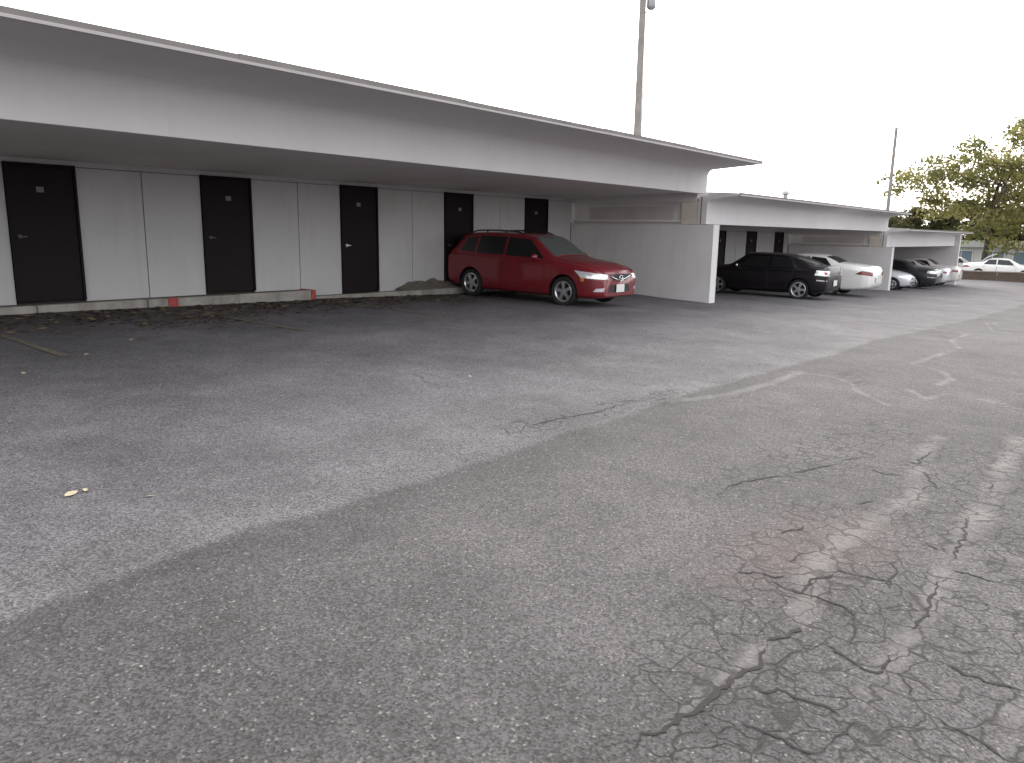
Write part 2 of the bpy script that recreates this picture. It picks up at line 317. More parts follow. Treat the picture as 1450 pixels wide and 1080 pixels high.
allq = np.vstack([quads, np.array(cq) + nv])
me = bpy.data.meshes.new('parking_lot')
me.from_pydata(allv.tolist(), [], allq.tolist()); me.update()
mi = np.zeros(len(allq), dtype=np.int32); mi[len(quads):] = 1
def addattr(name, a):
    at = me.attributes.new(name, 'FLOAT', 'POINT'); full = np.zeros(len(allv), dtype=np.float32); full[:nv] = a; at.data.foreach_set('value', full)
for nme, a in (('pale', pale), ('gator', gator), ('old', old), ('edge', edge), ('lit', lit), ('deb', deb), ('rust', rust)): addattr(nme, a)

def asphalt():
    m = bpy.data.materials.new('asphalt'); m.use_nodes = True; t = m.node_tree; N = t.nodes; L = t.links
    p = N['Principled BSDF']; p.inputs['Roughness'].default_value = 0.85; p.inputs['Specular IOR Level'].default_value = 0.32
    tc = N.new('ShaderNodeTexCoord').outputs['Object']
    def attr(n):
        a = N.new('ShaderNodeAttribute'); a.attribute_name = n; return a.outputs['Fac']
    def noise(sc, det=4, ro=.6):
        n = N.new('ShaderNodeTexNoise'); n.inputs['Scale'].default_value = sc; n.inputs['Detail'].default_value = det; n.inputs['Roughness'].default_value = ro
        L.new(tc, n.inputs['Vector']); return n.outputs['Fac']
    def rng_(v, a, b, c, d):
        r = N.new('ShaderNodeMapRange'); r.inputs['From Min'].default_value = a; r.inputs['From Max'].default_value = b; r.inputs['To Min'].default_value = c; r.inputs['To Max'].default_value = d
        L.new(v, r.inputs['Value']); return r.outputs['Result']
    def mix(f, a, b, bt='MIX'):
        x = N.new('ShaderNodeMix'); x.data_type = 'RGBA'; x.blend_type = bt
        for s, v in (('Factor', f), ('A', a), ('B', b)):
            if isinstance(v, tuple): x.inputs[s].default_value = (*v, 1)
            elif isinstance(v, (int, float)): x.inputs[s].default_value = v
            else: L.new(v, x.inputs[s])
        return x.outputs['Result']
    def mth(op, a, b):
        x = N.new('ShaderNodeMath'); x.operation = op
        for i, v in enumerate((a, b)):
            if isinstance(v, (int, float)): x.inputs[i].default_value = v
            else: L.new(v, x.inputs[i])
        return x.outputs[0]
    base = mix(attr('old'), (0.117, 0.111, 0.116), (0.082, 0.077, 0.077))
    base = mix(mth('MULTIPLY', attr('lit'), .2), base, (0.130, 0.124, 0.115))
    base = mix(mth('MULTIPLY', attr('edge'), .55), base, (0.050, 0.047, 0.048))
    # broad tone changes
    base = mix(1.0, base, rng_(noise(.55, 5), .3, .7, .78, 1.2), 'MULTIPLY')
    base = mix(1.0, base, rng_(noise(1.35, 3), .35, .68, .88, 1.14), 'MULTIPLY')
    oil = rng_(noise(.9, 2, .4), .66, .74, 0, .35)
    base = mix(oil, base, (0.048, 0.046, 0.046))
    base = mix(1.0, base, rng_(noise(3.5, 5, .7), .3, .7, .86, 1.14), 'MULTIPLY')
    # aggregate: stones of random tone
    v = N.new('ShaderNodeTexVoronoi'); v.inputs['Scale'].default_value = 105; L.new(tc, v.inputs['Vector'])
    sep = N.new('ShaderNodeSeparateColor'); L.new(v.outputs['Color'], sep.inputs[0])
    base = mix(1.0, base, rng_(sep.outputs[0], 0, 1, .52, 1.48), 'MULTIPLY')
    base = mix(1.0, base, rng_(noise(260, 2), .3, .7, .7, 1.3), 'MULTIPLY')
    st = rng_(sep.outputs[1], .972, .988, 0, .5)
    base = mix(st, base, (0.30, 0.285, 0.265))
    dk = rng_(sep.outputs[2], .90, .94, 0, .7)
    base = mix(dk, base, (0.035, 0.033, 0.032))
    # pale grit in old sealed cracks
    base = mix(rng_(mth('MULTIPLY', attr('pale'), rng_(noise(28, 3), .25, .6, .35, 1)), 0.05, .8, 0, .72), base, (0.22, 0.21, 0.195))
    # alligator cracking near the traced cracks
    nz = N.new('ShaderNodeTexNoise'); nz.inputs['Scale'].default_value = 5; nz.inputs['Detail'].default_value = 3; L.new(tc, nz.inputs['Vector'])
    va = N.new('ShaderNodeVectorMath'); va.operation = 'MULTIPLY_ADD'; L.new(nz.outputs['Color'], va.inputs[0]); va.inputs[1].default_value = (.26, .26, 0); L.new(tc, va.inputs[2])
    v2 = N.new('ShaderNodeTexVoronoi'); v2.feature = 'DISTANCE_TO_EDGE'; v2.inputs['Scale'].default_value = 7.5; L.new(va.outputs[0], v2.inputs['Vector'])
    line = rng_(v2.outputs['Distance'], .012, .06, 1, 0)
    line = mth('MULTIPLY', line, rng_(mth('MULTIPLY', attr('gator'), rng_(noise(2.3, 3), .34, .54, .12, 1.3)), .15, .8, 0, .80))
    base = mix(line, base, (0.028, 0.026, 0.024))
    # hairline cracking
    v3 = N.new('ShaderNodeTexVoronoi'); v3.feature = 'DISTANCE_TO_EDGE'; v3.inputs['Scale'].default_value = .8; L.new(va.outputs[0], v3.inputs['Vector'])
    hl = mth('MULTIPLY', rng_(v3.outputs['Distance'], .002, .006, 1, 0), rng_(noise(1.1, 3), .5, .62, 0, .45))
    base = mix(hl, base, (0.04, 0.038, 0.036))
    base = mix(rng_(attr('rust'), .1, .6, 0, .28), base, (0.16, 0.11, 0.095))
    base = mix(mth('MULTIPLY', attr('deb'), rng_(noise(6, 4), .3, .65, .35, .9)), base, (0.070, 0.060, 0.054))
    L.new(base, p.inputs['Base Color'])
    hgt = mth('ADD', mth('MULTIPLY', v.outputs['Distance'], .5), mth('MULTIPLY', noise(180, 3), .8))
    hgt = mth('SUBTRACT', hgt, mth('MULTIPLY', line, 1.5))
    b = N.new('ShaderNodeBump'); b.inputs['Strength'].default_value = .55; b.inputs['Distance'].default_value = .006; L.new(hgt, b.inputs['Height']); L.new(b.outputs[0], p.inputs['Normal'])
    return m
me.materials.append(asphalt())
me.materials.append(mat('crack_shadow_dirt', (0.030, 0.027, 0.025), 0.95, var=.3, vscale=20))
me.polygons.foreach_set('material_index', mi)
me.shade_smooth()
lot = bpy.data.objects.new('parking_lot', me); C.objects.link(lot)
tag(lot, 'cracked grey asphalt of the sloping parking lot', 'parking lot', kind='structure')

# faded stall lines painted on the asphalt
def stall_line(x0, y0, x1, y1, wdt=.09):
    b = MB(); n = 16; vs = []; fs = []
    d = Vector((x1-x0, y1-y0)).normalized(); nn = Vector((-d.y, d.x)) * wdt / 2
    for i in range(n+1):
        t = i/n; x = x0+(x1-x0)*t; y = y0+(y1-y0)*t
        for s in (1, -1):
            qx, qy = x+nn.x*s*(.8+.4*random.random()), y+nn.y*s*(.8+.4*random.random()); vs.append((qx, qy, float(zsurf(qx, qy))+.006))
    fs = [(2*i, 2*i+1, 2*i+3, 2*i+2) for i in range(n)]
    b.add(vs, fs); o = b.build('stall_line', M['stall_line'])
    tag(o, 'faded yellow stall line on the asphalt', 'painted line', kind='structure')
for a in [(-1.34, -1.9, -1.25, -3.85), (1.57, -1.7, 1.80, -3.75), (4.4, -1.9, 4.6, -3.6), (10.7, -1.9, 10.75, -3.6), (16.6, -1.6, 16.6, -4.0), (19.6, -1.6, 19.6, -4.4)]: stall_line(*a)

# ------------------------------------------------------------------ carport buildings
PIT = 2.85
DIG = {}
def number_plate(parent, x, z):
    b = MB(); b.box(x-.05, x+.05, -.012, 0, z-.038, z+.038, 0, .004)
    return b.build('number_plate', M['plate'], parent)

def make_door(parent, x, zf, zt, k, handle=True):
    d = MB(); d.box(x-.425, x+.425, -.035, .015, zf+.01, zt-.05, 0, .006)
    # shallow raised rails of the slab
    o = d.build('door', M['door'], parent)
    f = MB()
    f.box(x-.46, x-.427, -.06, .0, zf, zt, 0); f.box(x+.427, x+.46, -.06, .0, zf, zt, 0); f.box(x-.427, x+.427, -.058, .0, zt-.048, zt-.002, 0)
    f.build('door_frame', M['door_frame'], o)
    n = number_plate(o, x + (-.03 if k % 2 else .02), zt-.36); n.location = (0, -.037, 0)
    if handle:
        h = MB(); h.lathe([(.0, -.085), (.026, -.08), (.03, -.068), (.022, -.05), (.014, -.045), (.014, -.037), (.03, -.0369), (.03, -.034)], 16, 'y', (x-.35, 0, zf+.93))
        h.box(x-.37, x-.26, -.082, -.068, zf+.92, zf+.94, 0, .004)
        h.build('handle', M['metal'] if abs(x - 5.7) < .1 else M['dull_metal'], o, 40)
    return o

def carport(name, label, x0, x1, zfloor, zdoor, zbeam0, zbeam1, zroof0, zroof1, yroof, doors, floors, left_open, beam_left=None, ceil_back=None):
    root = empty(name, (x0, 0, zfloor)); tag(root, label, 'carport building', 'stepped carport buildings')
    root_off = Vector((x0, 0, zfloor))
    parts = []
    # back wall: panels with open joints in front of a dark backing
    b = MB()
    zc = ceil_back or zdoor + .06
    edges = sorted([x0] + [d - .46 for d in doors] + [d + .46 for d in doors] + [x1])
    xs = []
    cuts = sorted(set([round(d + PIT/2, 4) for d in doors] + [round(d - PIT/2, 4) for d in doors]))
    i = 0; spans = []
    e = [x0] + [v for d in doors for v in (d - .461, d + .461)] + [x1]
    for a, c in zip(e[0::2], e[1::2]):
        mids = [q for q in cuts if a + .2 < q < c - .2]
        pts = [a] + mids + [c]
        for p, q in zip(pts[:-1], pts[1:]):
            zf = zfloor
            for (fx, fz) in floors:
                if (p + q)/2 >= fx: zf = fz
            b.box(p + .007, q - .007, -.02, .03, zf - .14, zdoor - .022, 0, .004)
    b.box(x0, x1, .035, .12, zfloor - 1.0, zc + .3, 1)
    b.box(x0, x1, -.012, .03, zdoor - .012, zc + .25, 0)
    parts.append(b.build('back_wall', [M['panel'] if x0 < 29 else M['shaded_panel'], M['groove']], root))
    # storage rooms behind the doors
    s = MB(); s.box(x0 + .02, x1 - .02, .125, 2.6, zfloor - 1.2, zbeam1 - .05, 0)
    parts.append(s.build('storage_block', M['white_wall'], root))
    # beam
    bl = beam_left if beam_left is not None else x0
    s = MB(); s.box(bl, x1, -3.95, -3.72, zbeam0, zbeam1 + .02, 0, .008)
    parts.append(s.build('beam', M['beam'], root))
    # ceiling, rising slightly towards the beam
    s = MB(); s.prism([(-3.72, zbeam0 + .05), (.0, zc), (.0, zc + .05), (-3.72, zbeam0 + .10)], 0, x0 + .02, x1 - .02)
    parts.append(s.build('ceiling', M['ceiling'], root))
    # roof slab with overhanging soffit
    s = MB()
    cv_ = [(-3.951 - .13 + .13*math.sin(q*math.pi/16), zbeam1 + .01 - .12 + .12*math.cos(q*math.pi/16)) for q in range(9)]
    s.prism([(yroof, zroof0)] + cv_ + [(-3.945, zbeam1 - .11), (-3.72, zbeam1 + .021), (2.7, zbeam1 + .03), (2.7, zroof1 + .05), (-3.0, zroof1 + .08), (yroof, zroof1 - .012)], 0, x0 + .004, x1 + .02)
    roof = s.build('roof', [M['beam'], M['roofing']], root, 30)
    for p in roof.data.polygons:
        if p.normal.z > .5: p.material_index = 1
    parts.append(roof)
    s = MB(); n = max(4, int((x1 - x0) / 3.0))
    for q in range(n):
        a = x0 + (x1 + .02 - x0) * q / n; c = x0 + (x1 + .02 - x0) * (q + 1) / n
        s.box(a + .002, c - .002, yroof - .022, yroof - .003, zroof0 + .022 + random.uniform(-.003, .003), zroof1 + random.uniform(-.006, .008), 0)
    f = s.build('fascia', M['fascia'], roof); parts.append(f)
    s = MB(); s.box(x0, x1 + .02, yroof - .034, yroof - .002, zroof0 - .012, zroof0 + .018, 0, .003)
    parts.append(s.build('drip_edge', M['fascia_lip'], roof))
    # side closures between ceiling and roof
    s = MB(); s.box(x1 - .03, x1 - .005, -3.72, -.02, zbeam0 - .17, zbeam1 + .02)
    parts.append(s.build('side_closure', M['beam'], root))
    k = 0
    for d in doors:
        zf = zfloor
        for (fx, fz) in floors:
            if d >= fx: zf = fz
        make_door(root, d, zf, zdoor, k); k += 1
    # children were modelled in world coordinates
    for ch in root.children: ch.matrix_parent_inverse = Matrix.Translation(-root_off)
    return root

b1 = carport('carport_building', 'nearest and highest white carport, its dark doors in a row behind the red wagon', -9.6, 12.92, .51, 2.466, 2.575, 3.12, 3.205, 3.275, -5.225,
             [-2.85, 0, 2.85, 5.7, 8.55, 11.4], [(-99, .515), (4.25, .375)], True, ceil_back=2.53)
b2 = carport('carport_building', 'middle white carport sheltering the black sedan and the white sedan, one step down', 12.98, 28.95, -.12, 1.80, 1.88, 2.45, 2.535, 2.60, -4.74,
             [16.5, 19.35, 22.2, 25.03, 27.87], [(-99, -.1)], False, ceil_back=1.93)
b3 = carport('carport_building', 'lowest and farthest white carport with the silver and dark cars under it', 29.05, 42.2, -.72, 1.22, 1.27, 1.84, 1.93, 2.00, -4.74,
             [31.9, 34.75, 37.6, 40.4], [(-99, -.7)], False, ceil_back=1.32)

def partition(x0, x1, ztop, label, full=False):
    y0 = -4.18
    b = MB(); n = 10
    ys = [y0 + (0.0 - y0 - .03) * i / n for i in range(n + 1)]
    poly = [(y, G(x0, y) - .15) for y in ys] + [(-.03, ztop), (y0, ztop)]
    bm = bmesh.new()
    lo = [bm.verts.new((x0, p[0], p[1])) for p in poly]; hi = [bm.verts.new((x1, p[0], p[1])) for p in poly]
    bm.faces.new(lo); bm.faces.new(hi[::-1])
    m = len(poly)
    for i in range(m): bm.faces.new((lo[i], hi[i], hi[(i+1) % m], lo[(i+1) % m]))
    bmesh.ops.recalc_face_normals(bm, faces=bm.faces[:])
    b.bm(bm)
    o = b.build('partition_wall', M['white_wall'])
    return tag(o, label, 'wall', 'partition walls between the carports')
partition(12.925, 13.235, 1.868, 'white partition wall beside the nose of the red wagon')
partition(29.03, 29.33, 1.262, 'white partition wall beside the tail of the white sedan')
partition(42.25, 42.5, 1.90, 'white end wall of the farthest carport, beside the planter')

# closure above each partition: recessed grey board, cream post, downpipe
def closure(root, x, zlo, zhi):
    off = root.matrix_world.translation if False else Vector(root.location)
    s = MB(); s.box(x + .10, x + .16, -3.74, -.02, zlo + .004, zhi)
    s.box(x + .06, x + .098, -3.02, -.56, zlo + .06, zhi - .12, 1)
    s.box(x - .065, x + .17, -.03, -.003, zlo + .01, zhi + .14)
    a = s.build('side_panel', [M['white_wall'], M['plywood']], root)
    s = MB(); s.box(x + .004, x + .098, -3.715, -3.28, zlo + .006, zhi - .02, 0, .006)
    c_ = s.build('post', M['cream'], root)
    s = MB(); s.tube([(x + .02, -3.80, zlo + .006), (x + .02, -3.80, zhi + .1)], .035, 12)
    d = s.build('downpipe', M['pipe'], root, 50)
    for q in (a, c_, d): q.matrix_parent_inverse = Matrix.Translation(-off)
closure(b2, 12.99, 1.868, 2.42)
closure(b3, 29.06, 1.262, 1.82)

# small vent on the middle roof
s = MB(); s.tube([(0, 0, 0), (0, 0, .30)], .07, 12); s.lathe([(.0, .44), (.06, .43), (.13, .36), (.14, .32), (.10, .30), (.0, .30)], 16, 'z')
s.box(-.16, .16, -.16, .16, -.02, .02, 0, .005)
v_ = s.build('roof_vent', M['galv'], b2, 40); v_.matrix_parent_inverse = Matrix.Translation(-Vector(b2.location)); v_.location = (21.9, -2.42, 2.70)

# raised walkway with a worn kerb
def walkway(x0, x1, y0, ztop, label, red=None, ends=True):
    b = MB(); n = int((x1 - x0) / 1.4)
    for i in range(n):
        a = x0 + (x1-x0)*i/n; c_ = x0 + (x1-x0)*(i+1)/n
        b.box(a + .004, c_ - .004, y0 + random.uniform(-.012, .012), y0 + .14, G((a+c_)/2, y0) - .1, ztop - .002 + random.uniform(-.008, .004), 0, .015)
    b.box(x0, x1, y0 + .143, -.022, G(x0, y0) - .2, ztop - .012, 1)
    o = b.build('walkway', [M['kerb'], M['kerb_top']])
    tag(o, label, 'walkway', kind='structure')
    return o
w1 = walkway(-9.6, 4.27, -.46, .505, 'mossy raised concrete walkway along the first doors')
w2 = walkway(4.27, 12.9, -.34, .372, 'low worn concrete kerb behind the red wagon')
walkway(13.25, 29.0, -.34, -.08, 'concrete kerb at the back of the middle carport')
walkway(29.35, 42.2, -.34, -.55, 'concrete kerb at the back of the farthest carport')
s = MB(); s.box(1.50, 1.66, -.482, -.44, G(1.5, -.46) - .02, .509, 0, .006); s.build('red_paint_mark', M['red_paint'], w1)
s = MB(); s.box(4.19, 4.278, -.484, -.10, G(4.2, -.46) - .02, .511, 0, .006); s.build('red_paint_mark', M['red_paint'], w1)
# dirt heap washed up against the wall behind the wagon
hv = []; hf = []; nx_, ny_ = 40, 12
for i in range(nx_ + 1):
    for j in range(ny_ + 1):
        u = i / nx_; v = j / ny_
        x = 6.6 + 2.1*u; y = -.024 - .30*v
        z = .372 + max(0, (.02 + .16 * math.sin(math.pi*u) ** .7) * (1 - v) ** 1.3 * (.6 + .8*float(fbm(np.array(x*4), np.array(y*9)))))
        hv.append((x, y, z))
for i in range(nx_):
    for j in range(ny_):
        a = i*(ny_+1) + j; hf.append((a, a+ny_+1, a+ny_+2, a+1))
s = MB(); s.add(hv, hf); s.build('dirt_heap', mat('grey_dirt', (.16, .145, .12), .95, var=.35, vscale=9, bump=.6, bscale=50), w2, 60)

# ------------------------------------------------------------------ cars  (local +x forward, z up, origin on the ground under the rear bumper)
def pchip(xk, yk, x):
    xk = np.array(xk); yk = np.array(yk); h = np.diff(xk); d = np.diff(yk)/h; m = np.zeros_like(yk)
    m[0] = d[0]; m[-1] = d[-1]
    for i in range(1, len(xk)-1):
        if d[i-1]*d[i] > 0:
            w1_, w2_ = 2*h[i]+h[i-1], h[i]+2*h[i-1]; m[i] = (w1_+w2_)/(w1_/d[i-1]+w2_/d[i])
    i = np.clip(np.searchsorted(xk, x)-1, 0, len(h)-1); t = (x-xk[i])/h[i]
    return (2*t**3-3*t**2+1)*yk[i]+(t**3-2*t**2+t)*h[i]*m[i]+(-2*t**3+3*t**2)*yk[i+1]+(t**3-t**2)*h[i]*m[i+1]

def catmull(P, n):
    out = []
    for i in range(len(P)-1):
        p0, p1, p2, p3 = P[max(i-1, 0)], P[i], P[i+1], P[min(i+2, len(P)-1)]
        for k in range(n):
            t = k/n; out.append(0.5*((2*p1)+(-p0+p2)*t+(2*p0-5*p1+4*p2-p3)*t*t+(-p0+3*p1-3*p2+p3)*t**3))
    out.append(P[-1]); return out

def body_mesh(st, N=96):
    st = np.array(st); x = st[:, 0]
    # denser at the ends
    u = np.linspace(0, 1, N); xs = x[0] + (x[-1]-x[0]) * (0.5 - 0.5*np.cos(np.pi*u)) ** 1.0
    cols = [pchip(x, st[:, k], xs) for k in range(1, 7)]
    rings = []
    for i in range(N):
        zb, zbelt, wm, wb, zt, wt = [c_[i] for c_ in cols]
        zm = zb + .52*(zbelt-zb)
        half = [np.array(q) for q in [(wm*.80, zb), (wm*.955, zb+.05), (wm*.99, zb+.16), (wm, zm), (wm*.985, zbelt-.07), (wb+.012, zbelt-.012), (wb-.02, zbelt+.02), (wt+(wb-wt)*.12, zt-.10*(zt-zbelt)-.02), (wt-.05, zt+.0), (wt*.55, zt+.022), (0, zt+.03)]]
        c_ = catmull(half, 4)
        low = [np.array((0.0, zb)), np.array((wm*.4, zb))]
        prof = low + c_
        ring = [(xs[i], q[0], q[1]) for q in prof] + [(xs[i], -q[0], q[1]) for q in prof[::-1][1:-1]]
        rings.append(ring)
    n = len(rings[0]); vs = [p for r in rings for p in r]; fs = []
    for i in range(N-1):
        for k in range(n): fs.append((i*n+k, i*n+(k+1) % n, (i+1)*n+(k+1) % n, (i+1)*n+k))
    fs.append(list(range(n))); fs.append([(N-1)*n+k for k in range(n)][::-1])
    return vs, fs

def patch_mesh(mb, bvh, corners, mode, off=.004, n=(10, 8), skirt=.012, dirv=None, matid=0):
    """quad with the given corner points laid on the body surface; mode 'side+','side-' cast along y, 'down' along z, 'dir' along dirv, 'near' closest point"""
    c0, c1, c2, c3 = [Vector(c_) for c_ in corners]
    g = []; nn = []
    for i in range(n[0]+1):
        for j in range(n[1]+1):
            u = i/n[0]; v = j/n[1]
            p = (c0*(1-u)+c1*u)*(1-v) + (c3*(1-u)+c2*u)*v
            if mode == 'near': r = bvh.find_nearest(p)
            else:
                d = {'side+': Vector((0, -1, 0)), 'side-': Vector((0, 1, 0)), 'down': Vector((0, 0, -1))}.get(mode, dirv)
                r = bvh.ray_cast(p - d*2.0, d)
                if r[0] is None: r = bvh.find_nearest(p)
            nv_ = r[1]
            if mode != 'near' and nv_.dot(d) > 0: nv_ = -nv_
            if mode == 'near' and nv_.dot(r[0] - Vector((r[0].x*.5 + 1.1, 0, .55))) < 0: nv_ = -nv_
            g.append(r[0] + nv_*off); nn.append(nv_)
    vs = list(g); fs = []; w_ = n[1]+1
    for i in range(n[0]):
        for j in range(n[1]): fs.append((i*w_+j, (i+1)*w_+j, (i+1)*w_+j+1, i*w_+j+1))
    rim = [i*w_ for i in range(n[0]+1)] + [n[0]*w_+j for j in range(1, n[1]+1)] + [i*w_+n[1] for i in range(n[0]-1, -1, -1)] + [j for j in range(n[1]-1, 0, -1)]
    k = len(vs)
    for r in rim: vs.append(g[r]-nn[r]*(off+skirt))
    m = len(rim)
    for a in range(m): fs.append((rim[a], rim[(a+1) % m], k+(a+1) % m, k+a))
    mb.add(vs, fs, matid)

def wheel_proto(rad_, wid, spokes, rimr):
    t = MB(); h = wid/2
    t.lathe([(rimr, -h*.8), (rad_*.9, -h), (rad_*.975, -h*.82), (rad_, -h*.5), (rad_, h*.5), (rad_*.975, h*.82), (rad_*.9, h), (rimr, h*.8)], 36, 'y', close=True)
    r = MB()
    r.lathe([(rimr+.004, -h*.78), (rimr+.004, h*.84), (rimr-.012, h*.88), (rimr-.028, h*.70), (rimr-.03, -h*.78)], 36, 'y', close=True)
    r.lathe([(.0, h*.74), (.03, h*.74), (.052, h*.66), (.055, 0)], 20, 'y')
    for k in range(spokes):
        a = 2*math.pi*k/spokes + .3; ca, sa = math.cos(a), math.sin(a)
        prof = [(.03, .034, h*.70), (rimr*.55, .028, h*.74), (rimr-.01, .04, h*.66)]
        vs = []
        for (q, hw, hy) in prof:
            for s_ in (-1, 1):
                for dy in (0, -.03):
                    x, z = q, hw*s_*(1 if dy == 0 else 1.25)
                    vs.append((x*ca-z*sa, hy+dy, x*sa+z*ca))
        fs = []
        for i in range(2):
            b0, b1_ = 4*i, 4*(i+1)
            fs += [(b0, b0+2, b1_+2, b1_), (b0+1, b1_+1, b1_+3, b0+3), (b0, b1_, b1_+1, b0+1), (b0+2, b0+3, b1_+3, b1_+2)]
        r.add(vs, fs)
    d = MB(); d.lathe([(.0, -h*.2), (rimr-.032, -h*.2), (rimr-.032, -h*.3), (.0, -h*.3)], 24, 'y')
    return t, r, d

def make_car(name, label, paint, st, L_, axles, rear, spec):
    root = empty(name); tag(root, label, 'car', 'cars parked under the carports' if spec.get('group', True) else 'pale cars beyond the planter')
    sc = spec.get('sx', 1.0)
    st = [(s_[0]*sc,)+tuple(s_[1:]) for s_ in st]
    vs, fs = body_mesh(st)
    mb = MB(); mb.add(vs, fs); full = mb.build('body', [paint, M['black_plastic']], None)
    bvh = BVHTree.FromPolygons([Vector(v) for v in vs], [tuple(f) for f in fs])
    wr = spec.get('wr', .305)
    # wheel wells cut from the shell
    cb = MB()
    for ax in axles:
        for s_ in (-1, 1):
            cb.lathe([(wr+.05, .50*s_), (wr+.05, 1.05*s_)], 40, 'y', (ax, 0, wr))
    cut = cb.build('well_cutter', [paint, M['black_plastic']])
    for p in cut.data.polygons: p.material_index = 1
    md = full.modifiers.new('wells', 'BOOLEAN'); md.object = cut; md.operation = 'DIFFERENCE'; md.solver = 'EXACT'
    dg = bpy.context.evaluated_depsgraph_get(); dg.update()
    me_ = bpy.data.meshes.new_from_object(full.evaluated_get(dg))
    full.modifiers.clear(); old_ = full.data; full.data = me_; bpy.data.meshes.remove(old_)
    bpy.data.objects.remove(cut, do_unlink=True)
    me_.shade_smooth(); me_.set_sharp_from_angle(angle=RAD(38))
    full.parent = root; me_.name = 'car_body'
    # glass
    for nm, quad, mode in spec['glass']:
        for s_ in (1, -1):
            if mode == 'side':
                mb = MB(); patch_mesh(mb, bvh, [(q[0]*sc, .9*s_, q[1]) for q in quad], 'side+' if s_ > 0 else 'side-', .005)
                mb.build(nm, M['glass'], root, 40)
        if mode == 'down':
            mb = MB(); patch_mesh(mb, bvh, [(q[0]*sc, q[1], 1.0) for q in quad], 'down', .005, (10, 12)); mb.build(nm, M['screen_glass'] if nm == 'windscreen' else M['glass'], root, 40)
    # doors: thin raised skins with their handles
    for quad, hx, hz in spec.get('doors', []):
        for s_ in (1, -1):
            mb = MB(); patch_mesh(mb, bvh, [(q[0]*sc, .9*s_, q[1]) for q in quad], 'side+' if s_ > 0 else 'side-', .0045, (12, 10), .02)
            d = mb.build('door', paint, root, 40)
            mb = MB(); ex = [(-.011, -.011), (.011, -.011), (.011, .011), (-.011, .011)]
            patch_mesh(mb, bvh, [((q[0]+e0)*sc, .9*s_, q[1]+e1) for q, (e0, e1) in zip(quad, ex)], 'side+' if s_ > 0 else 'side-', .0015, (12, 10), .02)
            mb.build('door_gap', M['black_plastic'], d, 40)
            mb = MB(); patch_mesh(mb, bvh, [(hx*sc-.09, .9*s_, hz-.016), (hx*sc+.09, .9*s_, hz-.016), (hx*sc+.09, .9*s_, hz+.016), (hx*sc-.09, .9*s_, hz+.016)], 'side+' if s_ > 0 else 'side-', .03, (6, 3), .02)
            mb.build('handle', spec.get('handle', paint), d, 40)
    # lamps, grille, plates
    for nm, quad, mode, mt, off in spec['front']:
        for s_ in ((1, -1) if mode.endswith('2') else (1,)):
            mb = MB(); c_ = [(q[0]*sc, q[1]*s_, q[2]) for q in quad]
            if mode == 'dg2': patch_mesh(mb, bvh, c_, 'dir', off, (12, 8), .015, Vector((-.75 if quad[0][0] > 2 else .75, -.66*s_, 0)).normalized())
            elif mode.startswith('x'): patch_mesh(mb, bvh, c_, 'dir', off, (10, 6), .012, Vector((-1 if quad[0][0] > 2 else 1, 0, 0)))
            else: patch_mesh(mb, bvh, c_, 'near', off, (10, 6))
            mb.build(nm, mt, root, 40)
    # mirrors
    for s_ in (1, -1):
        mx, mz = spec['mirror']; my = .88*s_
        bm = bmesh.new(); bmesh.ops.create_uvsphere(bm, u_segments=16, v_segments=10, radius=1)
        for v in bm.verts:
            v.co = Vector((v.co.x*.065*(.5 if v.co.x < 0 else 1), v.co.y*.095, v.co.z*.065)) + Vector((mx*sc, my+.05*s_, mz))
        mb = MB(); mb.bm(bm); mb.tube([(mx*sc, .76*s_, mz-.05), (mx*sc, my, mz-.03)], .025, 8)
        mb.build('mirror', spec.get('mirror_mat', paint), root, 50)
    # wheels
    t, r, d = wheel_proto(wr, .20, spec.get('spokes', 5), spec.get('rim', .205))
    proto = None
    for ax in axles:
        for s_ in (1, -1):
            if proto is None:
                proto = empty('wheel', parent=root)
                t.build('tyre', M['rubber'], proto, 40); ro = r.build('rim', spec.get('rim_mat', M['alloy']), proto, 40); d.build('brake_disc', M['black_plastic'], ro)
                wh = proto
            else: wh = copy_tree(proto, root)
            wh.location = (ax, .735*s_, wr)
            wh.rotation_euler = (0, random.random(), 0 if s_ > 0 else math.pi)
    for fn in spec.get('extra', []): fn(root, bvh)
    # stand it on the slope
    x, y = rear; yaw_ = spec['yaw']
    fwd = Vector((math.cos(yaw_), math.sin(yaw_), 0))
    p0 = Vector((x, y, 0)) + fwd*axles[0]*.96; p1 = Vector((x, y, 0)) + fwd*axles[1]*.96
    p0.z = G(p0.x, p0.y); p1.z = G(p1.x, p1.y)
    f_ = (p1-p0).normalized(); lf = Vector((0, 0, 1)).cross(f_).normalized(); up = f_.cross(lf)
    k_ = .96 * spec.get('k', 1.0)
    m = Matrix((f_*k_, lf*k_, up*k_)).transposed().to_4x4(); m.translation = p0 - f_*axles[0]*k_
    root.matrix_world = m
    return root

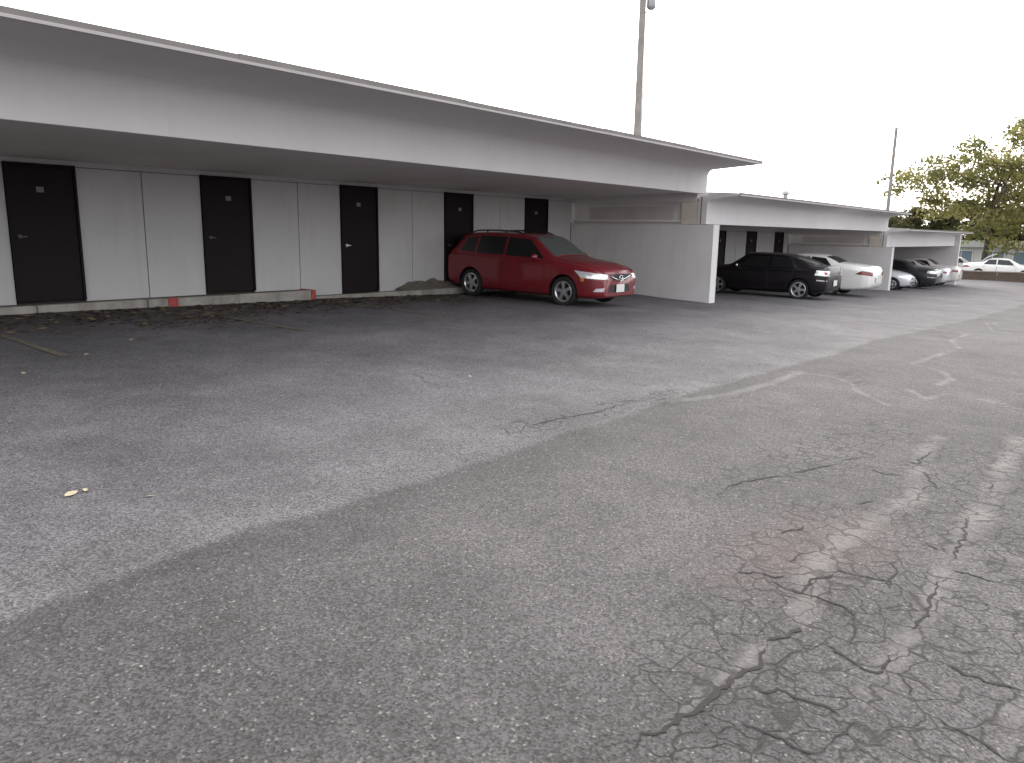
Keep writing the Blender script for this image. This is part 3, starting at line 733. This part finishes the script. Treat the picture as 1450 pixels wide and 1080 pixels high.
WAGON = [(0, .42, .80, .62, .58, .85, .50), (.06, .32, .90, .76, .70, .98, .60), (.20, .26, .95, .82, .76, 1.12, .62), (.45, .22, .96, .84, .78, 1.36, .58), (.75, .20, .955, .845, .79, 1.425, .575),
         (1.4, .18, .945, .8475, .795, 1.445, .58), (2.0, .18, .935, .8475, .795, 1.435, .58), (2.42, .18, .925, .8475, .795, 1.39, .575), (2.9, .18, .915, .845, .79, 1.12, .62), (3.15, .18, .905, .845, .785, .985, .66),
         (3.5, .18, .87, .84, .77, .935, .66), (3.9, .19, .83, .83, .75, .885, .63), (4.15, .20, .775, .79, .70, .815, .57), (4.28, .22, .72, .72, .62, .75, .50), (4.34, .26, .66, .62, .52, .68, .42)]
SEDAN = [(0, .40, .86, .66, .60, .915, .50), (.04, .32, .915, .75, .69, .975, .58), (.12, .27, .935, .79, .73, 1.00, .61), (.25, .24, .945, .825, .755, 1.01, .64), (.75, .2, .945, .85, .78, 1.035, .66), (1.0, .2, .94, .855, .785, 1.07, .64), (1.45, .19, .935, .86, .79, 1.31, .575),
         (1.75, .18, .93, .86, .79, 1.38, .565), (2.3, .18, .92, .86, .79, 1.40, .565), (2.7, .18, .91, .86, .79, 1.35, .565), (3.1, .18, .90, .855, .785, 1.12, .62), (3.35, .18, .89, .85, .78, .98, .66), (3.8, .19, .83, .83, .75, .90, .64),
         (4.2, .2, .75, .78, .69, .80, .58), (4.42, .25, .66, .68, .58, .70, .48), (4.5, .3, .58, .58, .48, .60, .4)]

COUPE = [(0, .40, .85, .66, .60, .93, .50), (.04, .32, .91, .75, .69, 1.0, .58), (.12, .27, .93, .79, .73, 1.015, .61), (.25, .24, .94, .825, .755, 1.01, .63), (.50, .2, .94, .85, .78, 1.02, .64), (.85, .2, .935, .855, .785, 1.12, .61), (1.30, .19, .93, .86, .79, 1.27, .57),
         (1.75, .18, .93, .86, .79, 1.335, .56)] + [(s_[0], s_[1], s_[2], s_[3], s_[4], min(s_[5], 1.35), s_[6]) for s_ in SEDAN if s_[0] > 2]
SHORT = lambda x: x if x > 1.0 else .20 + .80*x
COUPE = [(SHORT(s_[0]),) + tuple(s_[1:]) for s_ in COUPE]
GL_C = [('side_window', [(2.02, .955), (3.05, .93), (2.66, 1.24), (2.02, 1.27)], 'side'), ('side_window', [(1.08, .965), (1.95, .955), (1.95, 1.27), (1.44, 1.225)], 'side'),
        ('windscreen', [(2.76, -.49), (3.28, -.60), (3.28, .60), (2.76, .49)], 'down'), ('rear_window', [(.70, -.56), (1.36, -.48), (1.36, .48), (.70, .56)], 'down')]
def roof_rails(root, bvh):
    for s_ in (1, -1):
        pts = []
        for i in range(13):
            t = i/12; x = .55 + 1.65*t; p = bvh.ray_cast(Vector((x, .52*s_, 3)), Vector((0, 0, -1)))[0]
            lift = .055*min(1, min(t, 1-t)*8)
            pts.append(p + Vector((0, 0, lift - .005)))
        mb = MB(); mb.tube(pts, .017, 8)
        for t in (.33, .66):
            x = .55 + 1.65*t; p = bvh.ray_cast(Vector((x, .52*s_, 3)), Vector((0, 0, -1)))[0]; mb.tube([p - Vector((0, 0, .01)), p + Vector((0, 0, .05))], .02, 8)
        mb.build('roof_rail', M['chrome'] if s_ > 5 else M['black_plastic'], root, 50)

def front_badge(x, z, r, root, bvh):
    p = bvh.ray_cast(Vector((x+1, 0, z)), Vector((-1, 0, 0)))[0]
    mb = MB(); n = 24; ring = [Vector((p.x+.03, math.cos(2*math.pi*k/n)*r*1.25, z+math.sin(2*math.pi*k/n)*r)) for k in range(n+1)]
    mb.tube(ring, .010, 8)
    mb.tube([(p.x+.03, -r*1.1, z+r*.35), (p.x+.035, 0, z-r*.35), (p.x+.03, r*1.1, z+r*.35)], .009, 8)
    mb.build('grille_badge', M['chrome'], root, 50)

def plate(root, bvh, x, y, z, w_, h_, d):
    p = bvh.ray_cast(Vector((x, y, z)), Vector((d, 0, 0)))[0]
    a = p.x - d*.02
    mb = MB(); mb.box(min(a, a-d*.012), max(a, a-d*.012), y-w_/2, y+w_/2, z-h_/2, z+h_/2, 0, .004)
    o = mb.build('licence_plate', M['paint_white'], root)

def grille_lines(root, bvh):
    for yy in (1, -1):
        pts = []
        for i in range(9):
            t = i/8; y = yy*(.36 - .36*t); z = .665 - .10*(t**.8)
            p = bvh.ray_cast(Vector((6, y, z)), Vector((-1, 0, 0)))[0]; pts.append(p + Vector((.012, 0, 0)))
        mb = MB(); mb.tube(pts, .014, 8); mb.build('grille_trim', M['chrome'], root, 50)

GL_W = [('side_window', [(1.84, .975), (2.90, .955), (2.42, 1.335), (1.84, 1.365)], 'side'), ('side_window', [(.98, .985), (1.77, .975), (1.77, 1.368), (.98, 1.36)], 'side'),
        ('side_window', [(.46, 1.02), (.90, .99), (.90, 1.352), (.58, 1.30)], 'side'), ('windscreen', [(2.47, -.50), (3.08, -.61), (3.08, .61), (2.47, .50)], 'down'), ('rear_window', [(.14, -.52), (.42, -.50), (.42, .50), (.14, .52)], 'down')]
GL_S = [('side_window', [(2.02, .96), (3.05, .935), (2.66, 1.285), (2.02, 1.325)], 'side'), ('side_window', [(1.22, .97), (1.95, .96), (1.95, 1.325), (1.50, 1.285)], 'side'),
        ('windscreen', [(2.76, -.49), (3.28, -.60), (3.28, .60), (2.76, .49)], 'down'), ('rear_window', [(1.04, -.56), (1.50, -.49), (1.50, .49), (1.04, .56)], 'down')]
DOOR_W = [([(1.83, .30), (2.98, .30), (2.98, .90), (1.83, .915)], 2.02, .83), ([(1.27, .34), (1.80, .30), (1.80, .915), (1.02, .93)], 1.15, .85)]
DOOR_S = [([(2.0, .30), (3.1, .30), (3.1, .88), (2.0, .90)], 2.15, .81), ([(1.42, .34), (1.97, .30), (1.97, .90), (1.16, .92)], 1.30, .83)]

red_front = [('headlight', [(3.92, .82, .625), (4.33, .43, .60), (4.31, .46, .695), (3.80, .86, .765)], 'dg2', M['lamp_clear'], .008),
             ('grille', [(4.4, -.40, .70), (4.4, -.22, .575), (4.4, .22, .575), (4.4, .40, .70)], 'x', M['black_plastic'], .006),
             ('lower_intake', [(4.4, -.40, .33), (4.4, .40, .33), (4.4, .36, .49), (4.4, -.36, .49)], 'x', M['black_plastic'], .005),
             ('fog_lamp', [(4.15, .66, .37), (4.24, .58, .36), (4.25, .57, .44), (4.18, .64, .43)], 'near2', M['lamp_clear'], .006),
             ('side_marker', [(3.93, .80, .55), (4.00, .79, .55), (3.99, .79, .66), (3.90, .80, .66)], 'near2', M['lamp_amber'], .004),
             ('tail_light', [(.04, .66, .78), (.16, .78, .80), (.30, .72, 1.08), (.16, .60, 1.06)], 'near2', M['lamp_red'], .006)]
make_car('red_wagon', 'red five-door wagon with roof rails parked nose out beside the white partition wall', M['paint_red'], WAGON, 4.34, (.88, 3.49), (8.87, .0),
         dict(yaw=-math.pi/2, glass=GL_W, doors=DOOR_W, front=red_front, mirror=(2.78, .985), wr=.31, rim=.215,
              extra=[roof_rails, lambda r, b: front_badge(4.34, .62, .055, r, b), grille_lines, lambda r, b: plate(r, b, 6, .0, .41, .30, .16, -1)]))

blk_front = [('headlight', [(4.05, .82, .64), (4.46, .42, .60), (4.44, .44, .69), (4.0, .84, .74)], 'dg2', M['lamp_clear'], .006),
             ('tail_light', [(.40, .86, .77), (.02, .50, .73), (.04, .50, .89), (.36, .83, .91)], 'dg2', M['lamp_clear'], .008),
             ('tail_light_reflector', [(.17, .72, .80), (.10, .64, .795), (.11, .64, .86), (.18, .72, .87)], 'dg2', M['lamp_red'], .012),
             ('trunk_chrome', [(-.5, -.50, .80), (-.5, .50, .80), (-.5, .50, .83), (-.5, -.50, .83)], 'x', M['chrome'], .01),
             ('bumper_strip', [(.34, .85, .60), (.03, .66, .58), (.03, .66, .62), (.34, .85, .64)], 'near2', M['chrome'], .006)]
blk_front = [(n_, [((SHORT(q[0]) if -.2 < q[0] else q[0]),) + tuple(q[1:]) for q in qd], md_, mt_, of_) for n_, qd, md_, mt_, of_ in blk_front]
make_car('black_sedan', 'glossy black sedan with clear tail lamps parked nose in under the middle carport', M['paint_black'], COUPE, 4.5, (1.0, 3.67), (18.70, -5.48),
         dict(yaw=math.pi/2, k=.98, glass=GL_C, doors=DOOR_S, front=blk_front, mirror=(2.95, .965), wr=.31, rim=.225, mirror_mat=M['chrome'], extra=[lambda r, b: plate(r, b, -2, 0, .52, .32, .17, 1)]))

ROUND = [(s_[0], s_[1], s_[2]-(.05 if s_[0] < .3 else 0), s_[3], s_[4], s_[5]-(.03 if s_[0] < .3 else 0), s_[6]) for s_ in SEDAN]
LOW = [(s_[0],)+tuple(s_[1:5])+(s_[5]-.07*min(1, max(0, s_[0]-.9)/.5), s_[6]) for s_ in ROUND]
GL_L = [(n_, [(q[0], q[1]-.03 if i_ < 2 else q[1]-.07) for i_, q in enumerate(qd)] if md_ == 'side' else qd, md_) for n_, qd, md_ in GL_S]
wht_front = [('headlight', [(4.05, .82, .64), (4.46, .42, .60), (4.44, .44, .69), (4.0, .84, .74)], 'dg2', M['lamp_clear'], .006),
             ('tail_light', [(.42, .87, .745), (.03, .50, .685), (.05, .50, .80), (.28, .80, .85)], 'dg2', M['lamp_dark_red'], .008)]
make_car('white_sedan', 'rounded white sedan with red tail lamp beyond the black sedan', M['paint_white'], LOW, 4.5, (1.22, 3.72), (22.5, -5.38),
         dict(yaw=math.pi/2, k=1.03, sx=1.0, glass=GL_L, doors=DOOR_S, front=wht_front, mirror=(2.95, .965), rim=.2, spokes=7, extra=[lambda r, b: plate(r, b, -2, 0, .55, .32, .17, 1)]))

sil_front = [('headlight', [(4.05, .82, .64), (4.46, .42, .60), (4.44, .44, .69), (4.0, .84, .74)], 'dg2', M['lamp_clear'], .006),
             ('grille', [(4.6, -.32, .55), (4.6, .32, .55), (4.6, .30, .62), (4.6, -.30, .62)], 'x', M['black_plastic'], .005),
             ('lower_intake', [(4.6, -.42, .32), (4.6, .42, .32), (4.6, .42, .42), (4.6, -.42, .42)], 'x', M['black_plastic'], .005)]
make_car('silver_coupe', 'low silver car parked nose out beside the second partition wall', M['paint_silver'], SEDAN, 4.2, (.92, 3.45), (30.45, -1.15),
         dict(yaw=-math.pi/2, k=.86, sx=.93, glass=GL_S, doors=DOOR_S, front=sil_front, mirror=(2.95, .965), rim=.2))
drk_front = [('tail_light', [(.36, .86, .79), (.02, .50, .76), (.04, .50, .89), (.34, .83, .91)], 'dg2', M['lamp_clear'], .008),
             ('headlight', [(4.05, .82, .64), (4.46, .42, .60), (4.44, .44, .69), (4.0, .84, .74)], 'dg2', M['lamp_clear'], .006),
             ('bumper_strip', [(.34, .85, .58), (.03, .66, .56), (.03, .66, .60), (.34, .85, .62)], 'near2', M['chrome'], .006)]
make_car('dark_sedan', 'dark blue grey sedan parked nose in under the farthest carport', M['paint_dark'], SEDAN, 4.6, (1.02, 3.75), (33.7, -5.15),
         dict(yaw=math.pi/2, k=.92, sx=1.08, glass=GL_S, doors=DOOR_S, front=drk_front, mirror=(2.95, .965), rim=.215))
gry_front = [('tail_light', [(.34, .86, .77), (.02, .52, .74), (.04, .52, .84), (.32, .83, .87)], 'dg2', M['lamp_dark_red'], .008), drk_front[1]]
make_car('silver_sedan', 'silver sedan parked nose in beyond the dark sedan', M['paint_silver'], SEDAN, 4.6, (1.02, 3.75), (36.6, -4.95),
         dict(yaw=math.pi/2, k=.94, sx=1.06, glass=GL_S, doors=DOOR_S, front=gry_front, mirror=(2.95, .965)))
make_car('beige_sedan', 'pale beige sedan at the far end of the last carport with its tail sticking out', M['paint_pale'], SEDAN, 4.5, (1.0, 3.67), (39.5, -4.85),
         dict(yaw=math.pi/2, glass=GL_S, doors=DOOR_S, front=gry_front, mirror=(2.95, .965), extra=[lambda r, b: plate(r, b, -2, 0, .55, .32, .17, 1)]))

def open_lid(root, bvh):
    # boot lid standing up from its hinge
    mb = MB(); mb.prism([(1.02, 1.02), (.98, 1.06), (1.45, 1.50), (1.95, 1.72), (2.02, 1.70), (1.50, 1.46)], 1, -.60, .60)
    mb.build('trunk_lid', M['paint_white'], root)['label'] = 'raised white trunk lid'
make_car('white_sedan', 'white sedan with raised trunk lid standing behind the low brown planter wall', M['paint_white'], ROUND, 4.7, (1.02, 3.8), (60.3, -1.45),
         dict(k=1.04, yaw=-math.pi/2 + .12, sx=1.05, glass=GL_S, doors=DOOR_S, front=wht_front, mirror=(2.95, .965), group=False, extra=[open_lid]))
make_car('pale_sedan', 'pale cream car mostly hidden behind the white sedan with the raised lid', M['paint_pale'], ROUND, 4.7, (1.02, 3.8), (66.5, 2.6),
         dict(yaw=-math.pi/2 + .1, sx=1.05, glass=GL_S, doors=DOOR_S, front=wht_front, mirror=(2.95, .965), group=False))

# ------------------------------------------------------------------ utility poles
def util_pole(x, y, ztop, r0, r1, lean, label, kit):
    z0 = G(x, y) - .3
    root = empty('utility_pole', (x, y, z0)); tag(root, label, 'utility pole')
    n = 14; pts = [(lean*t/n*(ztop-z0)/10, 0, (ztop-z0)*t/n) for t in range(n+1)]
    mb = MB(); mb.tube(pts, [r0 + (r1-r0)*t/n for t in range(n+1)], 14); mb.build('pole', M['wood_pole'], root, 50)
    if kit:
        H = ztop - z0
        mb = MB(); zt = H - 1.3
        mb.lathe([(.0, zt-.40), (.16, zt-.38), (.22, zt-.30), (.24, zt-.25), (.24, zt+.55), (.21, zt+.62), (.0, zt+.66)], 20, 'z', (.34, -.30, 0))
        mb.tube([(.30, -.28, zt+.66), (.30, -.28, zt+.85)], .03, 8); mb.tube([(.40, -.34, zt+.66), (.40, -.34, zt+.85)], .03, 8)
        mb.build('transformer', M['galv'], root, 40)
        mb = MB(); mb.tube([(0, 0, zt-.35), (.20, -.18, zt-.62), (.42, -.40, zt-.70), (.62, -.58, zt-.66)], [.03, .03, .04, .02], 8)
        mb.build('bracket', M['galv'], root, 50)
        mb = MB(); mb.box(-1.1, 1.1, -.20, -.10, H-.35, H-.23, 0, .01)
        for k in (-1.0, -.5, .5, 1.0): mb.lathe([(.0, H-.05), (.03, H-.06), (.045, H-.12), (.03, H-.18), (.02, H-.23)], 12, 'z', (k, -.15, 0))
        mb.build('crossarm', M['wood_pole'], root, 40)
        mb = MB(); mb.tube([(.10, -.19, 1), (.10, -.19, H-2.2)], .03, 8); mb.build('conduit', M['galv'], root, 50)
    else:
        H = ztop - z0
        mb = MB(); mb.lathe([(.0, H+.06), (r1*1.15, H+.02), (r1*1.15, H-.04)], 12, 'z', (lean*H/10, 0, 0)); mb.build('pole_cap', M['galv'], root, 50)
    return root
util_pole(32.5, 9.9, 14.75, .20, .17, 0.0, 'tall glare-paled wooden utility pole with transformer rising behind the nearest carport roof', True)
util_pole(55.8, 3.0, 9.2, .15, .10, 0.0, 'slim bare utility pole standing left of the large tree', False)

# ------------------------------------------------------------------ trees
def leaf_mat(name, cols, transl=.45):
    m = bpy.data.materials.new(name); m.use_nodes = True; t = m.node_tree; N = t.nodes; L = t.links
    p = N['Principled BSDF']; p.inputs['Roughness'].default_value = .55; p.inputs['Specular IOR Level'].default_value = .3
    a = N.new('ShaderNodeAttribute'); a.attribute_name = 'tone'
    cr = N.new('ShaderNodeValToRGB'); e = cr.color_ramp.elements
    e[0].position = 0; e[0].color = (*cols[0], 1); e[1].position = 1; e[1].color = (*cols[-1], 1)
    for i, c_ in enumerate(cols[1:-1]): q = e.new((i+1)/(len(cols)-1)); q.color = (*c_, 1)
    L.new(a.outputs['Fac'], cr.inputs[0]); L.new(cr.outputs[0], p.inputs['Base Color'])
    tr = N.new('ShaderNodeBsdfTranslucent'); L.new(cr.outputs[0], tr.inputs['Color'])
    mx = N.new('ShaderNodeMixShader'); mx.inputs[0].default_value = transl
    L.new(p.outputs[0], mx.inputs[1]); L.new(tr.outputs[0], mx.inputs[2]); L.new(mx.outputs[0], N['Material Output'].inputs[0])
    return m
M['leaf_olive'] = leaf_mat('olive_autumn_leaves', [(.10, .11, .035), (.18, .19, .06), (.28, .27, .09), (.36, .30, .11)])
M['leaf_dark'] = leaf_mat('dark_green_leaves', [(.04, .043, .018), (.08, .08, .03), (.13, .12, .045)])
M['leaf_yellow'] = leaf_mat('yellow_green_leaves', [(.10, .11, .02), (.17, .18, .035), (.22, .21, .05)])

def leaves_mesh(cl, per, size, rg, flat=.55):
    P = []; T = []
    for (c_, r, tone) in cl:
        n = int(per * (r/1.0)**1.6)
        d = rg.normal(size=(n, 3)); d /= np.linalg.norm(d, axis=1)[:, None] + 1e-9
        rr = r * rg.random(n) ** .45
        p = c_ + d * rr[:, None] * np.array([1, 1, flat])
        P.append(p); T.append(np.clip(tone + rg.normal(0, .16, n), 0, 1))
    P = np.vstack(P); T = np.concatenate(T); n = len(P)
    a = rg.normal(size=(n, 3)); a[:, 2] *= .7; a /= np.linalg.norm(a, axis=1)[:, None]
    b = rg.normal(size=(n, 3)); b -= a*(a*b).sum(1)[:, None]; b /= np.linalg.norm(b, axis=1)[:, None]
    s = size * (.6 + .8*rg.random(n))[:, None]
    V = np.stack([P - a*s, P + b*s*.45, P + a*s, P - b*s*.45], 1).reshape(-1, 3)
    F = np.arange(4*n).reshape(-1, 4)
    return V, F, np.repeat(T, 4)

def tree(name, label, x, y, zbase, trunk_h, crown_c, crown_r, ncl, clr, per, leaf, lmat, seed, trunk_r=.2, group=None, gap=.0, cat='tree', shell=.35):
    rg = np.random.default_rng(seed); root = empty(name, (x, y, zbase)); tag(root, label, cat, group)
    cl = []; tries = 0
    cc = np.array(crown_c); cr_ = np.array(crown_r)
    while len(cl) < ncl and tries < 9000:
        tries += 1
        q = rg.uniform(-1, 1, 3); rr = np.linalg.norm(q)
        if rr > 1 or rr < shell * rg.random(): continue
        # uneven outline and holes
        if math.sin(q[0]*5.1+seed)*math.sin(q[1]*4.3+seed*2)*math.sin(q[2]*6.2+seed*3) < -.22 + gap: continue
        lim = .80 + .2*math.sin(math.atan2(q[1], q[0])*3+seed)*math.sin(q[2]*4+seed)
        if rr > lim: continue
        p = cc + q*cr_
        if any(np.linalg.norm((p-c0)/np.array([1, 1, .7])) < clr*.75 for c0, _, _ in cl): continue
        cl.append((p, clr*rg.uniform(.55, 1.15), np.clip(rg.normal(.5, .24), 0, 1)))
    # trunk and limbs
    mb = MB(); fork = np.array([rg.normal(0, .15), rg.normal(0, .15), trunk_h])
    mid = fork*.5 + np.array([rg.normal(0, .1), rg.normal(0, .1), 0])
    mb.tube([(0, 0, -.2), (0, 0, .15), tuple(mid), tuple(fork)], [trunk_r*1.5, trunk_r*1.15, trunk_r, trunk_r*.85], 10)
    nl = max(3, min(8, ncl//7)); ang = rg.random()*6.28
    limbs = []
    for k in range(nl):
        a = ang + 6.283*k/nl + rg.normal(0, .2)
        tip = cc + cr_*np.array([math.cos(a)*.62, math.sin(a)*.62, rg.uniform(-.3, .65)])
        if k == 0: tip = cc + cr_*np.array([.05, .05, .75])
        m1 = fork + (tip-fork)*.4 + np.array([0, 0, .10*cr_[2]]) + rg.normal(0, .15, 3); m2 = fork + (tip-fork)*.72 + rg.normal(0, .25, 3)
        pts = [fork*.98, m1, m2, tip]; limbs.append(pts)
        mb.tube([tuple(p) for p in pts], [trunk_r*.62, trunk_r*.42, trunk_r*.26, trunk_r*.08], 7)
    for (p, r, t) in cl:
        best = min(((np.linalg.norm(p-(L0[i]*(1-u)+L0[i+1]*u)), L0[i]*(1-u)+L0[i+1]*u) for L0 in limbs for i in (0, 1, 2) for u in (.2, .5, .8)), key=lambda q: q[0])
        s0 = best[1]; mm = (s0+p)/2 + rg.normal(0, .12, 3) + np.array([0, 0, -.1*best[0]])
        mb.tube([tuple(s0), tuple(mm), tuple(p)], [trunk_r*.16+.008, trunk_r*.10+.006, .008], 5)
        for _ in range(3):
            e_ = p + rg.normal(0, 1, 3)*r*.55*np.array([1, 1, .6]); mb.tube([tuple((mm+p)/2), tuple(e_)], [.014, .005], 4)
    mb.build('trunk', M['bark'], root, 50)
    for L0 in limbs: cl.append((np.array(L0[3]), clr*.8, .5)); cl.append((np.array(L0[2])*.4+np.array(L0[3])*.6, clr*.6, .5))
    V, F, T = leaves_mesh(cl, per, leaf, rg)
    me_ = bpy.data.meshes.new('crown'); me_.from_pydata(V.tolist(), [], F.tolist()); me_.update()
    at = me_.attributes.new('tone', 'FLOAT', 'POINT'); at.data.foreach_set('value', T.astype(np.float32))
    me_.materials.append(lmat); o = bpy.data.objects.new('crown', me_); C.objects.link(o); o.parent = root
    return root

tree('large_tree', 'large spreading tree with sparse olive yellow leaves and open branches at the right edge', 66.0, -1.8, -1.15, 5.0, (.2, -1.9, 7.0), (8.5, 9.5, 5.1), 215, 1.25, 72, .17, M['leaf_olive'], 5, .18)
BG = [(84, 16.5, 4.2, 3.6), (88, 12.0, 5.2, 4.2), (86, 7.5, 5.8, 4.4), (90, 3.2, 6.0, 4.6), (88, -1.6, 5.8, 4.2), (92, -6.5, 6.2, 4.8)]
LB = ['dark tree left of all, its top just over the middle carport roof', 'dark bushy tree behind the slim utility pole', 'dark tree seen left of the large trunk', 'dark tree directly behind the large tree trunk', 'dark tree right of the large trunk above the white sedan', 'dark tree farthest right, above the pale far building']
for i, (x, y, h, r) in enumerate(BG):
    tree('background_tree', LB[i], x, y, -1.6, 1.4, (0, 0, h*.60), (r*.9, r, h*.60), 60, 1.15, 140, .20, M['leaf_dark'], 30+i, .16, 'dark trees beyond the parking lot', gap=-.3, shell=.1)
tree('yellow_shrub', 'bright yellow green shrub showing between the middle and farthest carport roofs', 46.5, 2.6, -.9, .9, (0, 0, 2.6), (1.8, 2.2, 1.15), 26, .7, 200, .10, M['leaf_yellow'], 77, .06, gap=-.3, cat='shrub')

# ------------------------------------------------------------------ far right: planter wall and pale building
mb = MB(); d = Vector((.16, -1, 0)).normalized(); n_ = Vector((-d.y, d.x, 0)) * .14; p0 = Vector((54.3, -2.0, 0))
def obox(mb, a, b, hw, z0, z1, m=0):
    t = (b-a).normalized(); nn = Vector((-t.y, t.x, 0))*hw
    q = [a+nn, b+nn, b-nn, a-nn]
    mb.add([(v.x, v.y, z0) for v in q]+[(v.x, v.y, z1) for v in q], [(3, 2, 1, 0), (4, 5, 6, 7), (0, 1, 5, 4), (1, 2, 6, 5), (2, 3, 7, 6), (3, 0, 4, 7)], m)
root = empty('planter_wall', (54.3, -2.0, -1.0)); tag(root, 'low brown block wall in front of the white sedan with the raised lid', 'wall')
for k in range(7):
    a = p0 + d*(k*2.4+.01); b = p0 + d*((k+1)*2.4-.01); obox(mb, a, b, .14, -1.3, -.46)
o = mb.build('wall_course', M['brown_wall'], root); o.matrix_parent_inverse = Matrix.Translation(-Vector(root.location))
mb = MB(); obox(mb, p0 - d*.05, p0 + d*16.9, .18, -.457, -.39); o = mb.build('coping', mat('grey_brown_coping', (.26, .23, .2), .9, var=.2), root); o.matrix_parent_inverse = Matrix.Translation(-Vector(root.location))

root = empty('low_building', (78, 1, -1.3)); tag(root, 'long low pale building with bluish windows behind the large tree', 'building')
def keep(o): o.matrix_parent_inverse = Matrix.Translation(-Vector(root.location)); return o
mb = MB(); mb.box(77, 83, -16, 5.5, -1.6, .95); keep(mb.build('wall', M['far_wall'], root))
mb = MB(); mb.prism([(-16.6, .95), (6.1, .95), (5.2, 1.55), (-15.6, 1.55)], 0, 76.3, 83.7); keep(mb.build('roof', M['far_roof'], root))
for k in range(8):
    y = 4.2 - k*2.5
    mb = MB()
    mb.box(76.93, 76.99, y-.95, y-.88, -.55, .65); mb.box(76.93, 76.99, y+.88, y+.95, -.55, .65); mb.box(76.93, 76.99, y-.88, y+.88, .58, .65); mb.box(76.93, 76.99, y-.88, y+.88, -.55, -.48)
    mb.box(76.94, 76.99, y-.03, y+.03, -.48, .58)
    wdw = keep(mb.build('window', M['paint_white'], root))
    mb = MB(); mb.box(76.965, 76.985, y-.88, y+.88, -.48, .58); mb.build('pane', M['far_glass'], wdw)

# ------------------------------------------------------------------ fallen leaves and litter
def leaf_geo(mb, x, y, s, ang, z=None, matid=0):
    z = (float(zsurf(x, y)) if z is None else z) + .006; ca, sa = math.cos(ang), math.sin(ang)
    prof = [(-1, 0, 0), (-.6, .36, .10), (0, .5, .18), (.55, .3, .14), (1, 0, .05), (.55, -.3, .02), (0, -.5, .0), (-.6, -.36, .0)]
    vs = []
    for (a, b, h) in prof: vs.append((x+(a*ca-b*sa)*s, y+(a*sa+b*ca)*s, z+h*s*1.2))
    vs.append((x, y, z+.10*s)); mb.add(vs, [(i, (i+1) % 8, 8) for i in range(8)], matid)
M['dead_leaf'] = mat('dead_brown_leaf', (.075, .052, .035), .9, var=.4, vscale=9)
M['tan_leaf'] = mat('tan_leaf', (.22, .16, .09), .85, var=.3, vscale=9)
M['pale_leaf'] = mat('pale_dry_leaf', (.46, .40, .27), .8, var=.2, vscale=20)
mb = MB(); rg = np.random.default_rng(3)
cnt = 0
while cnt < 2400:
    x = rg.uniform(-5, 12.6); y = -.50 - abs(rg.normal(0, .75))
    if x > 4.3: y += .1
    dens = (.25 + 1.3*float(fbm(np.array(x*1.1+3), np.array(y*1.6)))) * (1 if x < 6.8 else .35)
    if rg.random() > dens or y < -4.5: continue
    leaf_geo(mb, x, y, rg.uniform(.025, .065), rg.uniform(0, 6.28), None, 0 if rg.random() < .72 else 1); cnt += 1
for _ in range(260):
    x = rg.uniform(0.2, 1.6); y = rg.normal(-2.1, .35); leaf_geo(mb, x, y, rg.uniform(.02, .05), rg.uniform(0, 6.28), None, 0 if rg.random() < .9 else 1)
o = mb.build('leaf_litter', [M['dead_leaf'], M['tan_leaf']]); tag(o, 'brown leaf litter gathered on the asphalt along the kerb', 'leaf litter', kind='stuff')
LV = [(-2.76, -8.03, .045, 'largest pale dry leaf, alone on the asphalt at the left'), ]
for (x, y, s, lb) in LV:
    mb = MB(); leaf_geo(mb, x, y, s, .4); leaf_geo(mb, x+.075, y+.012, s*.6, 1.2); o = mb.build('fallen_leaf', M['pale_leaf']); tag(o, lb, 'leaf', 'single pale leaves on the asphalt')
for (x, y, s, ang, lb) in [(-.31, -3.24, .035, .5, 'small pale leaf lying right of the left stall line'), (.95, -2.79, .035, 1.9, 'small pale leaf below the second door from the left'),
                           (-2.48, -8.34, .022, 2.6, 'tiny pale leaf just right of the largest leaf'), (-1.85, -4.52, .04, 1.1, 'pale leaf near the left edge below the left stall line'),
                           (-1.06, -3.88, .03, .2, 'small pale leaf at the lower end of the left stall line'), (2.4, -4.23, .035, 2.2, 'small tan leaf below the third door from the left'),
                           (1.28, -7.2, .03, .8, 'small pale leaf alone in the middle of the lighter asphalt'), (4.9, -3.2, .04, 1.4, 'small pale leaf left of the red wagon rear wheel')]:
    mb = MB(); leaf_geo(mb, x, y, s, ang); o = mb.build('fallen_leaf', M['pale_leaf']); tag(o, lb, 'leaf', 'single pale leaves on the asphalt')
mb = MB()
for _ in range(420):
    x = rg.uniform(-4, 12); y = rg.uniform(-12.6, -4.5)
    s = rg.uniform(.003, .007); z = float(zsurf(x, y))
    bm = bmesh.new(); bmesh.ops.create_icosphere(bm, subdivisions=1, radius=s)
    for v in bm.verts: v.co = Vector((x+v.co.x*rg.uniform(.7, 1.3), y+v.co.y*rg.uniform(.7, 1.3), z+s*.2+v.co.z*.45))
    mb.bm(bm)
o = mb.build('loose_gravel', mat('pale_gravel', (.36, .34, .31), .9, var=.3, vscale=40)); tag(o, 'loose pale stones scattered over the asphalt', 'gravel', kind='stuff')
